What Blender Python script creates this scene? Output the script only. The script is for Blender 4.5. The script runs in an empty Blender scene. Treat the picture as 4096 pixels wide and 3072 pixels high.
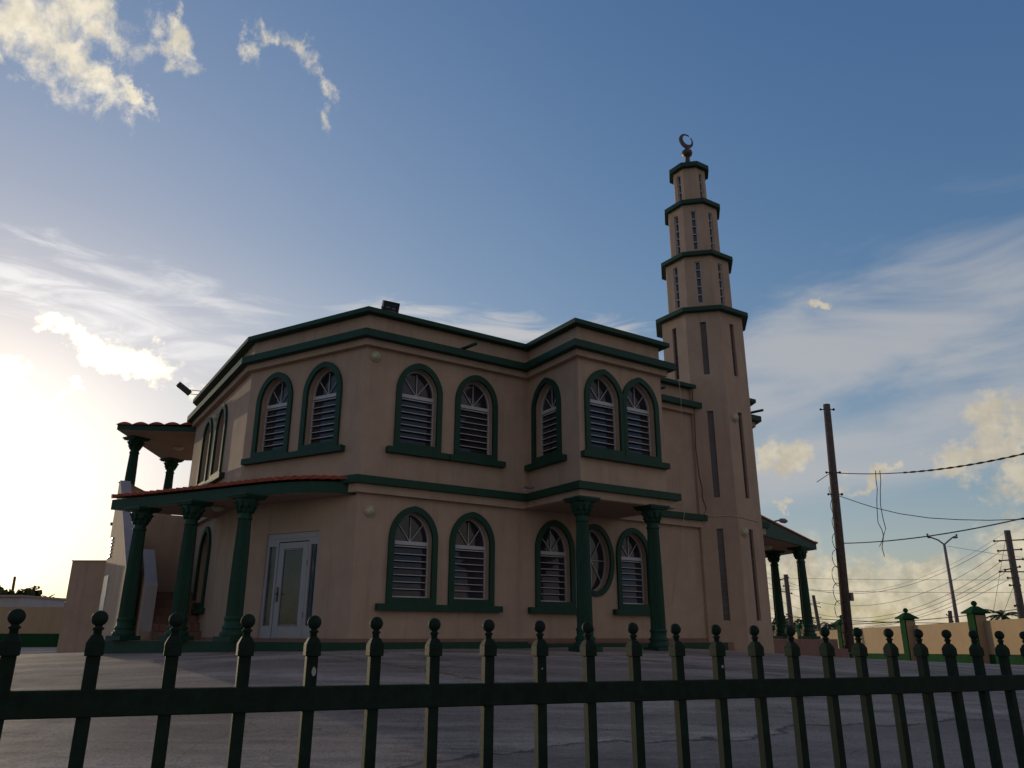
import bpy, bmesh, math, random
import numpy as np
from mathutils import Vector, Matrix
from mathutils.geometry import tessellate_polygon
random.seed(7)
R_ = math.radians
scene = bpy.context.scene
col = scene.collection

# ------------------------------------------------------------------ camera
F_PX, PITCH, ROLL = 3042.0, R_(18.13), R_(0.166)
_f = Vector((0, math.cos(PITCH), math.sin(PITCH))); _r0 = Vector((1, 0, 0)); _u0 = _r0.cross(_f)
CR = math.cos(ROLL)*_r0 + math.sin(ROLL)*_u0
CU = -math.sin(ROLL)*_r0 + math.cos(ROLL)*_u0
cam_d = bpy.data.cameras.new('camera'); cam = bpy.data.objects.new('camera', cam_d); col.objects.link(cam)
cam_d.sensor_width = 36; cam_d.lens = 36*F_PX/4096; cam_d.clip_end = 9000; cam_d.clip_start = .05
cam.matrix_world = Matrix(((CR.x, CU.x, -_f.x, 0), (CR.y, CU.y, -_f.y, 0), (CR.z, CU.z, -_f.z, 0), (0, 0, 0, 1)))
scene.camera = cam
def at(u, v, Y):
    """point seen at full-size photo pixel (u, v), Y metres ahead"""
    d = (u-2048)/F_PX*CR - (v-1536)/F_PX*CU + _f
    return d*(Y/d.y)

# ------------------------------------------------------------------ light
SUN_AZ, SUN_EL = R_(-38), R_(5.0)          # azimuth from +Y, towards +X positive
SKY_STRENGTH, SUN_STRENGTH, EXPOSURE = .15, 1.1, 0.52
scene.view_settings.view_transform = 'Standard'; scene.view_settings.look = 'None'
scene.view_settings.gamma = 1; scene.view_settings.exposure = EXPOSURE
sun_dir = Vector((math.sin(SUN_AZ)*math.cos(SUN_EL), math.cos(SUN_AZ)*math.cos(SUN_EL), math.sin(SUN_EL)))
ld = bpy.data.lights.new('sun', 'SUN'); ld.energy = SUN_STRENGTH; ld.angle = R_(.5); ld.color = (1, .80, .52)
lo = bpy.data.objects.new('sun', ld); col.objects.link(lo); lo.rotation_euler = (-sun_dir).to_track_quat('-Z', 'Y').to_euler()

world = bpy.data.worlds.new('World'); scene.world = world; world.use_nodes = True
wn, wl = world.node_tree.nodes, world.node_tree.links
wn.clear()
def W(t, **k):
    n = wn.new(t)
    for a, b in k.items(): setattr(n, a, b)
    return n
def wmath(op, a, b=None, c=None, clamp=False):
    n = W('ShaderNodeMath', operation=op); n.use_clamp = clamp
    for i, x in enumerate((a, b, c)):
        if x is None: continue
        if isinstance(x, (int, float)): n.inputs[i].default_value = x
        else: wl.new(x, n.inputs[i])
    return n.outputs[0]
def wmix(fac, a, b, mode='MIX'):
    n = W('ShaderNodeMix', data_type='RGBA', blend_type=mode); n.clamp_factor = True
    for i, x in ((0, fac), (6, a), (7, b)):
        if isinstance(x, (int, float)): n.inputs[i].default_value = x
        elif isinstance(x, tuple): n.inputs[i].default_value = (*x, 1)
        else: wl.new(x, n.inputs[i])
    return n.outputs[2]
tc = W('ShaderNodeTexCoord')
sky = W('ShaderNodeTexSky', sky_type='NISHITA'); sky.sun_disc = False; sky.sun_elevation = SUN_EL; sky.sun_rotation = SUN_AZ
sky.altitude = 0; sky.air_density = 1.0; sky.dust_density = .6; sky.ozone_density = 2.5
sep = W('ShaderNodeSeparateXYZ'); wl.new(tc.outputs['Generated'], sep.inputs[0])
DEG = 57.29578
az = wmath('MULTIPLY', wmath('ARCTAN2', sep.outputs[0], sep.outputs[1]), DEG)
el = wmath('MULTIPLY', wmath('ARCSINE', sep.outputs[2]), DEG)
comb = W('ShaderNodeCombineXYZ'); wl.new(az, comb.inputs[0]); wl.new(el, comb.inputs[1]); AE = comb.outputs[0]
def wnoise(scale, detail=8, rough=.6, sx=1, sy=1, rot=0, off=0, dist=0):
    m = W('ShaderNodeMapping'); m.inputs['Location'].default_value = (off, off*.7, off*.3)
    m.inputs['Rotation'].default_value = (0, 0, R_(rot)); m.inputs['Scale'].default_value = (sx, sy, 1)
    wl.new(AE, m.inputs[0])
    n = W('ShaderNodeTexNoise'); n.inputs['Scale'].default_value = scale; n.inputs['Detail'].default_value = detail
    n.inputs['Roughness'].default_value = rough; n.inputs['Distortion'].default_value = dist
    wl.new(m.outputs[0], n.inputs['Vector']); return n.outputs['Fac']
def wcol(scale, detail, off):
    m = W('ShaderNodeMapping'); m.inputs['Location'].default_value = (off, -off, off*.5); wl.new(AE, m.inputs[0])
    n = W('ShaderNodeTexNoise'); n.inputs['Scale'].default_value = scale; n.inputs['Detail'].default_value = detail; n.inputs['Roughness'].default_value = .62
    wl.new(m.outputs[0], n.inputs['Vector']); return n.outputs['Color']
def vop(op, a, b):
    n = W('ShaderNodeVectorMath', operation=op)
    for i, x in enumerate((a, b)):
        if isinstance(x, tuple): n.inputs[i].default_value = x
        else: wl.new(x, n.inputs[i])
    return n.outputs[0]
AEW = vop('ADD', AE, vop('MULTIPLY', vop('SUBTRACT', wcol(.33, 9, 3.3), (.5, .5, .5)), (7.5, 6.0, 0)))
def azel(x, y):                                       # from 2212-wide preview pixels
    p = at(x*4096/2212, y*4096/2212, 1).normalized()
    return math.degrees(math.atan2(p.x, p.y)), math.degrees(math.asin(p.z))
def blob(x, y, rx, ry, rot=0, src=None):
    """soft ellipse 1 at the middle, 0 at its rim; centre/radii as preview pixels turned to degrees of sky"""
    a, e = azel(x, y); a2, _ = azel(x+rx, y); _, e2 = azel(x, y-ry)
    m = W('ShaderNodeMapping', vector_type='TEXTURE')
    m.inputs['Location'].default_value = (a, e, 0); m.inputs['Rotation'].default_value = (0, 0, R_(rot))
    m.inputs['Scale'].default_value = (abs(a2-a), abs(e2-e), 1); wl.new(src or AEW, m.inputs[0])
    v = W('ShaderNodeVectorMath', operation='LENGTH'); wl.new(m.outputs[0], v.inputs[0])
    return wmath('SUBTRACT', 1, v.outputs['Value'])
def wramp(x, lo_, hi, smooth=True):
    n = W('ShaderNodeMapRange'); n.interpolation_type = 'SMOOTHSTEP' if smooth else 'LINEAR'
    n.inputs['From Min'].default_value = lo_; n.inputs['From Max'].default_value = hi; wl.new(x, n.inputs['Value'])
    return n.outputs['Result']
fine = wnoise(1.5, 8, .68, off=7.7, dist=.2)
def cumulus(blobs, scale, amp, lo_, hi, off=0, rough=.6, fa=.9):
    m = None
    for b in blobs:
        x = blob(*b); m = x if m is None else wmath('SMOOTH_MAX', m, x, .15)
    n = wnoise(scale, 9, rough, off=off, dist=.4)
    x = wmath('ADD', m, wmath('MULTIPLY', wmath('SUBTRACT', n, .5), amp))
    return wramp(wmath('ADD', x, wmath('MULTIPLY', wmath('SUBTRACT', fine, .5), fa)), lo_, hi)

puff_top = cumulus([(50,25,170,100,0),(190,35,110,80,0),(140,115,100,70,-30),(215,160,80,40,-35),(275,200,46,22,-35)], .45, 3.0, -.4, 1.0, 3)
puff_two = cumulus([(368,45,34,44,0),(380,100,66,52,0)], .55, 1.8, -.2, .95, 9)
arc = cumulus([(540,95,24,40,0),(575,62,40,30,20),(635,105,52,34,-40),(675,145,34,36,-30),(703,185,36,24,-30),(685,250,28,36,40)], .7, 2.4, .0, 1.4, 14)
puff_low = cumulus([(150,712,80,34,0),(215,755,100,42,-25),(310,785,110,44,-12),(15,815,50,46,0),(165,842,34,13,0),(120,845,20,13,0)], .6, 1.9, -.15, .7, 21, fa=.8)
puff_tiny = cumulus([(90,1160,40,14,0)], .6, .8, .1, .8, 4)
puff_right = cumulus([(2150,915,90,64,0),(2100,975,120,44,12),(2190,1020,100,58,0),(1760,655,26,13,25),(1700,1090,36,16,0),(1700,985,60,40,10),(1890,1030,70,18,8)], .4, 1.3, -.15, .6, 31, fa=.7)
bank = cumulus([(2100,1300,330,75,0),(1830,1262,140,52,0),(1690,1260,120,90,0),(2000,1230,60,40,0),(2180,1230,90,50,0),(1560,1310,300,70,0),(1250,1340,500,60,0),(2700,1300,500,90,0),(2212,1180,90,60,0),(1800,1375,1300,60,0)], .42, 2.0, -.4, .7, 41, fa=.8)
cir_n = wnoise(.16, 8, .62, .7, 3.6, -12, 5, 1.2)
cir_n2 = wnoise(.10, 8, .56, .6, 2.0, 10, 15, .6)
def streak(blobs, n, lo_, hi, amp=4.0):
    m = None
    for b in blobs:
        x = blob(*b, src=AE); m = x if m is None else wmath('SMOOTH_MAX', m, x, .3)
    return wramp(wmath('ADD', m, wmath('MULTIPLY', wmath('SUBTRACT', n, .5), amp)), lo_, hi)
cirl = streak([(40,600,360,60,-8),(250,650,440,60,-10),(480,660,260,44,-14),(420,730,340,80,-6),(240,590,330,40,-8),(-100,560,300,90,0)], cir_n, -.1, 1.5)
cirm = streak([(1100,705,250,50,-3),(1330,720,140,36,-8),(900,680,160,30,0)], cir_n, -.1, 1.3)
cirr = streak([(2000,720,620,150,6),(2150,610,360,80,10),(1750,790,380,150,4),(1800,950,520,90,4),(2100,860,520,110,0),(1650,880,300,140,0),(1650,1010,320,70,0)], cir_n2, -.45, 1.25)

hs = W('ShaderNodeHueSaturation'); hs.inputs['Saturation'].default_value = 1.16; hs.inputs['Value'].default_value = 1.66; hs.inputs['Hue'].default_value = .512
wl.new(sky.outputs[0], hs.inputs['Color']); base = hs.outputs[0]
# light scattered by thin vapour round the low sun
dot = W('ShaderNodeVectorMath', operation='DOT_PRODUCT'); wl.new(tc.outputs['Generated'], dot.inputs[0]); dot.inputs[1].default_value = sun_dir
dpos = wmath('MAXIMUM', dot.outputs['Value'], 0)
glow_n = wmath('POWER', dpos, 40); glow_w = wmath('POWER', dpos, 6)
def scaled(colr, fac):
    n = W('ShaderNodeVectorMath', operation='SCALE'); n.inputs[0].default_value = colr; wl.new(fac, n.inputs[3]); return n.outputs[0]
def vadd(a, b): return vop('ADD', a, b)
shade = wramp(wnoise(.8, 6, .6, off=2.2), .3, .7)
cloudlight = vadd(scaled((3.1, 2.8, 2.2), wmath('MULTIPLY', wmath('ADD', .86, wmath('MULTIPLY', shade, .24)), wmath('ADD', .85, wmath('MULTIPLY', glow_w, 1.3)))), scaled((14, 11, 7), glow_n))
banklight = vadd(scaled((3.1, 2.75, 2.05), wmath('ADD', .68, wmath('MULTIPLY', shade, .42))), scaled((20, 16, 10), glow_n))
cirlight = vadd(scaled((2.5, 2.52, 2.6), wmath('ADD', .85, wmath('MULTIPLY', glow_w, .7))), scaled((7, 6, 5), glow_n))
base = vop('MULTIPLY', base, (1.05, .95, 1.13))
base = vop('DIVIDE', base, vadd(vop('MULTIPLY', base, (.235, .245, .27)), scaled((1, 1, 1), wmath('ADD', 1, 0))))
c = vadd(base, vadd(scaled((.42, .43, .45), wmath('POWER', dpos, 4)), scaled((8, 5.6, 2.8), wmath('POWER', dpos, 90))))
def over(c, mask, colr, a): return wmix(wmath('MULTIPLY', mask, a), c, colr)
c = over(c, wramp(blob(350, 900, 1150, 470, 0, AE), 0, 1), cirlight, .38); c = over(c, cirr, cirlight, .8); c = over(c, cirm, cirlight, .95); c = over(c, cirl, cirlight, .85)
c = over(c, bank, banklight, .93); c = over(c, puff_right, cloudlight, .9)
c = over(c, puff_top, cloudlight, .95); c = over(c, puff_two, cloudlight, .9); c = over(c, arc, cloudlight, .75)
c = over(c, puff_low, cloudlight, .92)
# sunset-lit cloud deck in the half of the sky behind the camera
back = wramp(dot.outputs['Value'], .15, -.45)
deck = wmath('MULTIPLY', back, wramp(wnoise(.045, 8, .62, 1, 2.2, 8, 60, 1.0), .36, .60))
c = over(c, deck, vadd((scaled((2.3, 1.65, 1.35), wmath('ADD', .4, wmath('MULTIPLY', shade, .75)))), scaled((0, 0, 0), shade)), .85)
bg = W('ShaderNodeBackground'); bg.inputs['Strength'].default_value = SKY_STRENGTH; wl.new(c, bg.inputs['Color'])
wo = W('ShaderNodeOutputWorld'); wl.new(bg.outputs[0], wo.inputs['Surface'])

# ------------------------------------------------------------------ materials
def mat(name, rgb, rough=.7, var=.12, scale=3.0, bump=.0, bscale=60, spec=.3, metal=0, stain=None, stain_s=1.2, coat=0):
    m = bpy.data.materials.new(name); m.use_nodes = True; n, l = m.node_tree.nodes, m.node_tree.links
    b = n['Principled BSDF']; b.inputs['Roughness'].default_value = rough; b.inputs['Specular IOR Level'].default_value = spec
    b.inputs['Metallic'].default_value = metal
    t = n.new('ShaderNodeTexCoord')
    no = n.new('ShaderNodeTexNoise'); no.inputs['Scale'].default_value = scale; no.inputs['Detail'].default_value = 8; no.inputs['Roughness'].default_value = .65
    l.new(t.outputs['Object'], no.inputs['Vector'])
    r = n.new('ShaderNodeValToRGB'); r.color_ramp.elements[0].position = .3; r.color_ramp.elements[1].position = .72
    r.color_ramp.elements[0].color = (*[x*(1-var) for x in rgb], 1); r.color_ramp.elements[1].color = (*[min(1, x*(1+var)) for x in rgb], 1)
    l.new(no.outputs['Fac'], r.inputs[0]); out = r.outputs[0]
    if stain:
        mp = n.new('ShaderNodeMapping'); mp.inputs['Scale'].default_value = (stain_s*2.4, stain_s*2.4, stain_s*.22); l.new(t.outputs['Object'], mp.inputs[0])
        s = n.new('ShaderNodeTexNoise'); s.inputs['Scale'].default_value = 1.6; s.inputs['Detail'].default_value = 7; s.inputs['Roughness'].default_value = .6; l.new(mp.outputs[0], s.inputs['Vector'])
        rr = n.new('ShaderNodeMapRange'); rr.inputs['From Min'].default_value = .5; rr.inputs['From Max'].default_value = .74; rr.inputs['To Max'].default_value = .42; l.new(s.outputs['Fac'], rr.inputs['Value'])
        mx = n.new('ShaderNodeMix'); mx.data_type = 'RGBA'; mx.inputs[7].default_value = (*stain, 1); l.new(rr.outputs[0], mx.inputs[0]); l.new(out, mx.inputs[6]); out = mx.outputs[2]
    l.new(out, b.inputs['Base Color'])
    if bump:
        nb = n.new('ShaderNodeTexNoise'); nb.inputs['Scale'].default_value = bscale; nb.inputs['Detail'].default_value = 5; l.new(t.outputs['Object'], nb.inputs['Vector'])
        bp = n.new('ShaderNodeBump'); bp.inputs['Strength'].default_value = bump; bp.inputs['Distance'].default_value = .02; l.new(nb.outputs['Fac'], bp.inputs['Height']); l.new(bp.outputs[0], b.inputs['Normal'])
    return m
M = dict(
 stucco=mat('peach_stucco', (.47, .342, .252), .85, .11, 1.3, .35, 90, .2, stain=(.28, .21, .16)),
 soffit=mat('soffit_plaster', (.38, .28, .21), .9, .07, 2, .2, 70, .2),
 green=mat('green_trim_paint', (.007, .050, .028), .6, .2, 4, .15, 60, .35, stain=(.014, .05, .035), stain_s=2),
 wallgreen=mat('wall_base_paint', (.016, .062, .024), .95, .2, 2, .2, 50, .05),
 fence=mat('fence_paint', (.012, .025, .016), .7, .35, 22, .15, 240, .12, stain=(.02, .03, .02), stain_s=9),
 white=mat('white_aluminium', (.47, .48, .50), .4, .06, 9, 0, 1, .5),
 whitewall=mat('white_capping', (.42, .40, .41), .8, .08, 3, .2, 60, .2, stain=(.30, .28, .27)),
 yellow=mat('boundary_wall_paint', (.42, .30, .18), .85, .08, .8, .25, 40, .2, stain=(.31, .22, .14)),
 brick=mat('pink_step_tile', (.25, .145, .11), .8, .15, 4, .2, 60, .25),
 tile=mat('clay_roof_tile', (.36, .085, .045), .75, .3, 6, .2, 50, .3),
 wood=mat('weathered_pole_wood', (.125, .10, .085), .9, .35, 9, .4, 60, .15),
 steel=mat('galvanised_steel', (.2, .16, .16), .55, .15, 8, 0, 1, .4),
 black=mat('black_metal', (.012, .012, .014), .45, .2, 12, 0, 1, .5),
 wire=mat('cable_rubber', (.02, .02, .022), .6, .1, 4, 0, 1, .3),
 brass=mat('dark_bronze', (.085, .06, .045), .45, .3, 14, .1, 60, .5, metal=.4),
 lamp=mat('lamp_diffuser', (.52, .50, .34), .35, .12, 16, 0, 1, .5),
 foliage=mat('tree_foliage', (.055, .075, .02), .75, .5, .8, 0, 1, .25),
 palm=mat('palm_foliage', (.06, .075, .03), .7, .4, .8, 0, 1, .25),
 bark=mat('tree_bark', (.12, .09, .07), .9, .3, 6, 0, 1, .1),
 door=mat('door_enamel', (.36, .37, .39), .45, .05, 6, 0, 1, .45, stain=(.29, .29, .31)),
)
def glass_mat(name, rgb, rough, bstr):
    m = bpy.data.materials.new(name); m.use_nodes = True; n, l = m.node_tree.nodes, m.node_tree.links
    b = n['Principled BSDF']; b.inputs['Roughness'].default_value = rough; b.inputs['Specular IOR Level'].default_value = .5; b.inputs['IOR'].default_value = 1.5
    t = n.new('ShaderNodeTexCoord'); no = n.new('ShaderNodeTexNoise'); no.inputs['Scale'].default_value = 1.1; no.inputs['Detail'].default_value = 4; l.new(t.outputs['Object'], no.inputs['Vector'])
    r = n.new('ShaderNodeValToRGB'); r.color_ramp.elements[0].position = .35; r.color_ramp.elements[1].position = .65
    r.color_ramp.elements[0].color = (*[x*.6 for x in rgb], 1); r.color_ramp.elements[1].color = (*[x*1.4 for x in rgb], 1)
    l.new(no.outputs['Fac'], r.inputs[0]); l.new(r.outputs[0], b.inputs['Base Color'])
    n2 = n.new('ShaderNodeTexNoise'); n2.inputs['Scale'].default_value = 3; l.new(t.outputs['Object'], n2.inputs['Vector'])
    bp = n.new('ShaderNodeBump'); bp.inputs['Strength'].default_value = bstr; bp.inputs['Distance'].default_value = .02; l.new(n2.outputs['Fac'], bp.inputs['Height']); l.new(bp.outputs[0], b.inputs['Normal'])
    return m
M['glass'] = glass_mat('window_glass', (.034, .030, .036), .06, .12)
M['glass_dark'] = glass_mat('slot_glass', (.03, .045, .058), .12, .2)
M['glass_block'] = glass_mat('glass_block', (.06, .052, .056), .3, .5)

# pavement: worn concrete and asphalt
def ground_mat():
    m = bpy.data.materials.new('worn_pavement'); m.use_nodes = True; n, l = m.node_tree.nodes, m.node_tree.links
    b = n['Principled BSDF']; b.inputs['Specular IOR Level'].default_value = .35
    t = n.new('ShaderNodeTexCoord')
    def noise(s, d=8, r=.6, sc=(1, 1, 1), rot=0):
        mp = n.new('ShaderNodeMapping'); mp.inputs['Scale'].default_value = sc; mp.inputs['Rotation'].default_value = (0, 0, R_(rot)); l.new(t.outputs['Object'], mp.inputs[0])
        x = n.new('ShaderNodeTexNoise'); x.inputs['Scale'].default_value = s; x.inputs['Detail'].default_value = d; x.inputs['Roughness'].default_value = r; l.new(mp.outputs[0], x.inputs['Vector']); return x.outputs['Fac']
    def rng(x, a, b_, c0=0, c1=1):
        q = n.new('ShaderNodeMapRange'); q.inputs['From Min'].default_value = a; q.inputs['From Max'].default_value = b_; q.inputs['To Min'].default_value = c0; q.inputs['To Max'].default_value = c1; l.new(x, q.inputs['Value']); return q.outputs[0]
    def mix(f, a, b_):
        q = n.new('ShaderNodeMix'); q.data_type = 'RGBA'
        for i, x in ((0, f), (6, a), (7, b_)):
            if isinstance(x, tuple): q.inputs[i].default_value = (*x, 1)
            elif isinstance(x, (int, float)): q.inputs[i].default_value = x
            else: l.new(x, q.inputs[i])
        return q.outputs[2]
    base = mix(rng(noise(.35, 6, .6), .35, .65), (.22, .165, .122), (.38, .288, .215))
    base = mix(rng(noise(.55, 7, .6, (.3, 2.2, 1), 28), .46, .62), base, (.52, .41, .32))      # pale swept bands
    base = mix(rng(noise(1.3, 9, .78, (.6, 1.6, 1), 28), .5, .66, 0, .8), base, (.11, .088, .075))               # oil and damp patches
    base = mix(rng(noise(38, 3, .8), .50, .66, 0, .8), base, (.06, .05, .047))               # exposed aggregate
    base = mix(rng(noise(75, 2, .7), .58, .68, 0, .7), base, (.42, .38, .36))
    # rougher strip of old asphalt near the street, with an irregular edge
    sp = n.new('ShaderNodeSeparateXYZ'); l.new(t.outputs['Object'], sp.inputs[0])
    def mth(op, a, b_):
        q = n.new('ShaderNodeMath'); q.operation = op
        for i, x in enumerate((a, b_)):
            if isinstance(x, (int, float)): q.inputs[i].default_value = x
            else: l.new(x, q.inputs[i])
        return q.outputs[0]
    edge = mth('ADD', mth('SUBTRACT', sp.outputs[1], mth('MULTIPLY', sp.outputs[0], .42)), mth('MULTIPLY', noise(.55, 8, .6), 2.2))
    street = rng(edge, 8.35, 8.27)
    rough_c = mix(rng(noise(5, 9, .8), .4, .62), (.13, .10, .082), (.30, .235, .185))
    rough_c = mix(rng(noise(45, 3, .8), .5, .66, 0, .8), rough_c, (.06, .054, .052))
    base = mix(mth('MULTIPLY', street, .5), base, rough_c)
    line = mth('MULTIPLY', rng(edge, 8.27, 8.33), rng(edge, 8.41, 8.35))
    base = mix(mth('MULTIPLY', line, .8), base, (.035, .032, .03))
    vor = n.new('ShaderNodeTexVoronoi'); vor.feature = 'DISTANCE_TO_EDGE'; vor.inputs['Scale'].default_value = .22
    mp = n.new('ShaderNodeMapping'); l.new(t.outputs['Object'], mp.inputs[0])
    wv = n.new('ShaderNodeVectorMath'); wv.operation = 'ADD'
    nn = n.new('ShaderNodeTexNoise'); nn.inputs['Scale'].default_value = .9; nn.inputs['Detail'].default_value = 8; l.new(t.outputs['Object'], nn.inputs['Vector'])
    l.new(mp.outputs[0], wv.inputs[0]); l.new(nn.outputs['Color'], wv.inputs[1]); l.new(wv.outputs[0], vor.inputs['Vector'])
    base = mix(rng(vor.outputs['Distance'], .003, .0005, 0, .4), base, (.045, .04, .038))
    l.new(base, b.inputs['Base Color']); l.new(rng(noise(2.5), .3, .7, .7, .95), b.inputs['Roughness'])
    h = mth('ADD', mth('MULTIPLY', noise(60, 4, .7), .5), mth('MULTIPLY', noise(6, 6, .7), 1.0))
    bp = n.new('ShaderNodeBump'); bp.inputs['Strength'].default_value = .8; bp.inputs['Distance'].default_value = .012; l.new(h, bp.inputs['Height']); l.new(bp.outputs[0], b.inputs['Normal'])
    return m
M['ground'] = ground_mat()

# ------------------------------------------------------------------ mesh helpers
class MB:
    def __init__(s): s.v = []; s.f = []; s.sm = []
    def add(s, vs, fs, smooth=False):
        o = len(s.v); s.v += [tuple(p) for p in vs]; s.f += [tuple(i+o for i in f) for f in fs]; s.sm += [smooth]*len(fs); return s
    def prism(s, poly, z0, z1):
        n = len(poly); z0f = z0 if callable(z0) else (lambda p: z0); z1f = z1 if callable(z1) else (lambda p: z1)
        vs = [(p[0], p[1], z0f(p)) for p in poly] + [(p[0], p[1], z1f(p)) for p in poly]
        fs = [(i, (i+1) % n, n+(i+1) % n, n+i) for i in range(n)]
        tr = tessellate_polygon([[Vector((p[0], p[1], 0)) for p in poly]])
        fs += [tuple(t) for t in tr] + [tuple(n+i for i in t) for t in tr]
        return s.add(vs, fs)
    def obox(s, o, ax, ay, az_, x0, x1, y0, y1, z0, z1):
        o, ax, ay, az_ = map(Vector, (o, ax, ay, az_))
        vs = [o+ax*x+ay*y+az_*z for z in (z0, z1) for y in (y0, y1) for x in (x0, x1)]
        return s.add(vs, [(0, 2, 3, 1), (4, 5, 7, 6), (0, 1, 5, 4), (2, 6, 7, 3), (0, 4, 6, 2), (1, 3, 7, 5)])
    def box(s, x0, x1, y0, y1, z0, z1): return s.obox((0, 0, 0), (1, 0, 0), (0, 1, 0), (0, 0, 1), x0, x1, y0, y1, z0, z1)
    def lathe(s, prof, n=24, c=(0, 0, 0), smooth=True, flute=0, rot=0):
        vs = []; fs = []
        for (r, z) in prof:
            for k in range(n):
                a = 2*math.pi*k/n+rot; rr = r*(1-(flute if (k % 2) else 0)); vs.append((c[0]+rr*math.cos(a), c[1]+rr*math.sin(a), c[2]+z))
        for i in range(len(prof)-1):
            for k in range(n): fs.append((i*n+k, i*n+(k+1) % n, (i+1)*n+(k+1) % n, (i+1)*n+k))
        s.add(vs, fs, smooth)
        o = len(vs); m = len(prof)-1
        s.add([vs[k] for k in range(n)], [tuple(range(n))[::-1]]); s.add([vs[m*n+k] for k in range(n)], [tuple(range(n))])
        return s
    def tube(s, pts, r, n=6, smooth=True):
        pts = [Vector(p) for p in pts]; rs = r if isinstance(r, (list, tuple)) else [r]*len(pts)
        vs = []; fs = []
        for i, p in enumerate(pts):
            d = (pts[min(i+1, len(pts)-1)]-pts[max(i-1, 0)]).normalized()
            a = d.cross(Vector((0, 0, 1))) if abs(d.z) < .95 else d.cross(Vector((1, 0, 0))); a.normalize(); b = d.cross(a)
            for k in range(n):
                t = 2*math.pi*k/n; vs.append(p+(a*math.cos(t)+b*math.sin(t))*rs[i])
        for i in range(len(pts)-1):
            for k in range(n): fs.append((i*n+k, i*n+(k+1) % n, (i+1)*n+(k+1) % n, (i+1)*n+k))
        fs += [tuple(range(n)), tuple(range((len(pts)-1)*n, len(pts)*n))]
        return s.add(vs, fs, smooth)
    def sphere(s, c, r, n=14, m=9, sc=(1, 1, 1)):
        vs = [(c[0], c[1], c[2]+r*sc[2])]; fs = []
        for i in range(1, m):
            t = math.pi*i/m
            for k in range(n):
                a = 2*math.pi*k/n; vs.append((c[0]+r*sc[0]*math.sin(t)*math.cos(a), c[1]+r*sc[1]*math.sin(t)*math.sin(a), c[2]+r*sc[2]*math.cos(t)))
        vs.append((c[0], c[1], c[2]-r*sc[2])); L = len(vs)-1
        for k in range(n): fs.append((0, 1+k, 1+(k+1) % n)); fs.append((L, 1+(m-2)*n+(k+1) % n, 1+(m-2)*n+k))
        for i in range(m-2):
            for k in range(n): fs.append((1+i*n+k, 1+(i+1)*n+k, 1+(i+1)*n+(k+1) % n, 1+i*n+(k+1) % n))
        return s.add(vs, fs, True)
    def build(s, name, m, parent=None, loc=None, recalc=True):
        me = bpy.data.meshes.new(name); me.from_pydata(s.v, [], s.f); me.update()
        if recalc:
            bm = bmesh.new(); bm.from_mesh(me); 
            sm = list(s.sm)
            bmesh.ops.recalc_face_normals(bm, faces=bm.faces); bm.to_mesh(me); bm.free()
        me.polygons.foreach_set('use_smooth', s.sm); me.update()
        me.materials.append(M[m] if isinstance(m, str) else m)
        o = bpy.data.objects.new(name, me); col.objects.link(o)
        if parent: o.parent = parent
        if loc: o.location = loc
        return o
def tag(o, label=None, cat=None, group=None, kind=None):
    for k, v in (('label', label), ('category', cat), ('group', group), ('kind', kind)):
        if v: o[k] = v
    return o
def empty(name, loc, rz=0):
    o = bpy.data.objects.new(name, None); col.objects.link(o); o.location = loc; o.rotation_euler = (0, 0, rz); o.empty_display_size = .3; return o
def copy_tree(o, parent=None):
    c = o.copy(); col.objects.link(c)
    if parent: c.parent = parent
    for ch in [q for q in bpy.data.objects if q.parent == o]: copy_tree(ch, c)
    return c
class Fr:
    """wall frame: x along the wall (left to right from outside), d outwards, z up"""
    def __init__(s, p0, p1):
        s.o = Vector((p0[0], p0[1], 0)); e = Vector((p1[0]-p0[0], p1[1]-p0[1], 0)); s.L = e.length; s.x = e/s.L; s.n = Vector((s.x.y, -s.x.x, 0)); s.z = Vector((0, 0, 1))
    def p(s, x, d, z): return s.o+s.x*x+s.n*d+s.z*z
    def box(s, mb, x0, x1, d0, d1, z0, z1): mb.obox(s.o, s.x, s.n, s.z, x0, x1, d0, d1, z0, z1)
def arch(cx, zb, w, zs, zt, n=12, g=.4):
    h = zt-zs; R = (w*w+h*h)/(2*w); cxo = R-w; a1 = math.atan2(h, cxo)
    def q(i):
        a = a1*i/n; t = math.pi/2*i/n
        xg, zg = R*math.cos(a)-cxo, R*math.sin(a); xe, ze = w*math.cos(t), h*math.sin(t)
        return g*xg+(1-g)*xe, g*zg+(1-g)*ze
    pts = [(cx-w, zb), (cx+w, zb), (cx+w, zs)]+[(cx+q(i)[0], zs+q(i)[1]) for i in range(1, n+1)]+[(cx-q(i)[0], zs+q(i)[1]) for i in range(n-1, -1, -1)]
    return pts
def ell(cx, cz, rx, rz, n=36): return [(cx+rx*math.cos(2*math.pi*i/n), cz+rz*math.sin(2*math.pi*i/n)) for i in range(n)]
def wallseg(mb, fr, x0, x1, z0, z1, holes=(), depth=.2):
    loops = [[(x0, z0), (x1, z0), (x1, z1), (x0, z1)]]+[list(h) for h in holes]
    flat = [p for l in loops for p in l]
    tr = tessellate_polygon([[Vector((p[0], p[1], 0)) for p in l] for l in loops])
    vs = [fr.p(p[0], 0, p[1]) for p in flat]; fs = []
    for t in tr:
        a, b, c_ = [Vector(flat[i]) for i in t]
        fs.append(tuple(t) if (b-a).cross(c_-a) > 0 else tuple(t[::-1]))
    mb.add(vs, fs)
    for h in holes:
        n = len(h); mb.add([fr.p(p[0], 0, p[1]) for p in h]+[fr.p(p[0], -depth, p[1]) for p in h], [(i, n+i, n+(i+1) % n, (i+1) % n) for i in range(n)])
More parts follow.
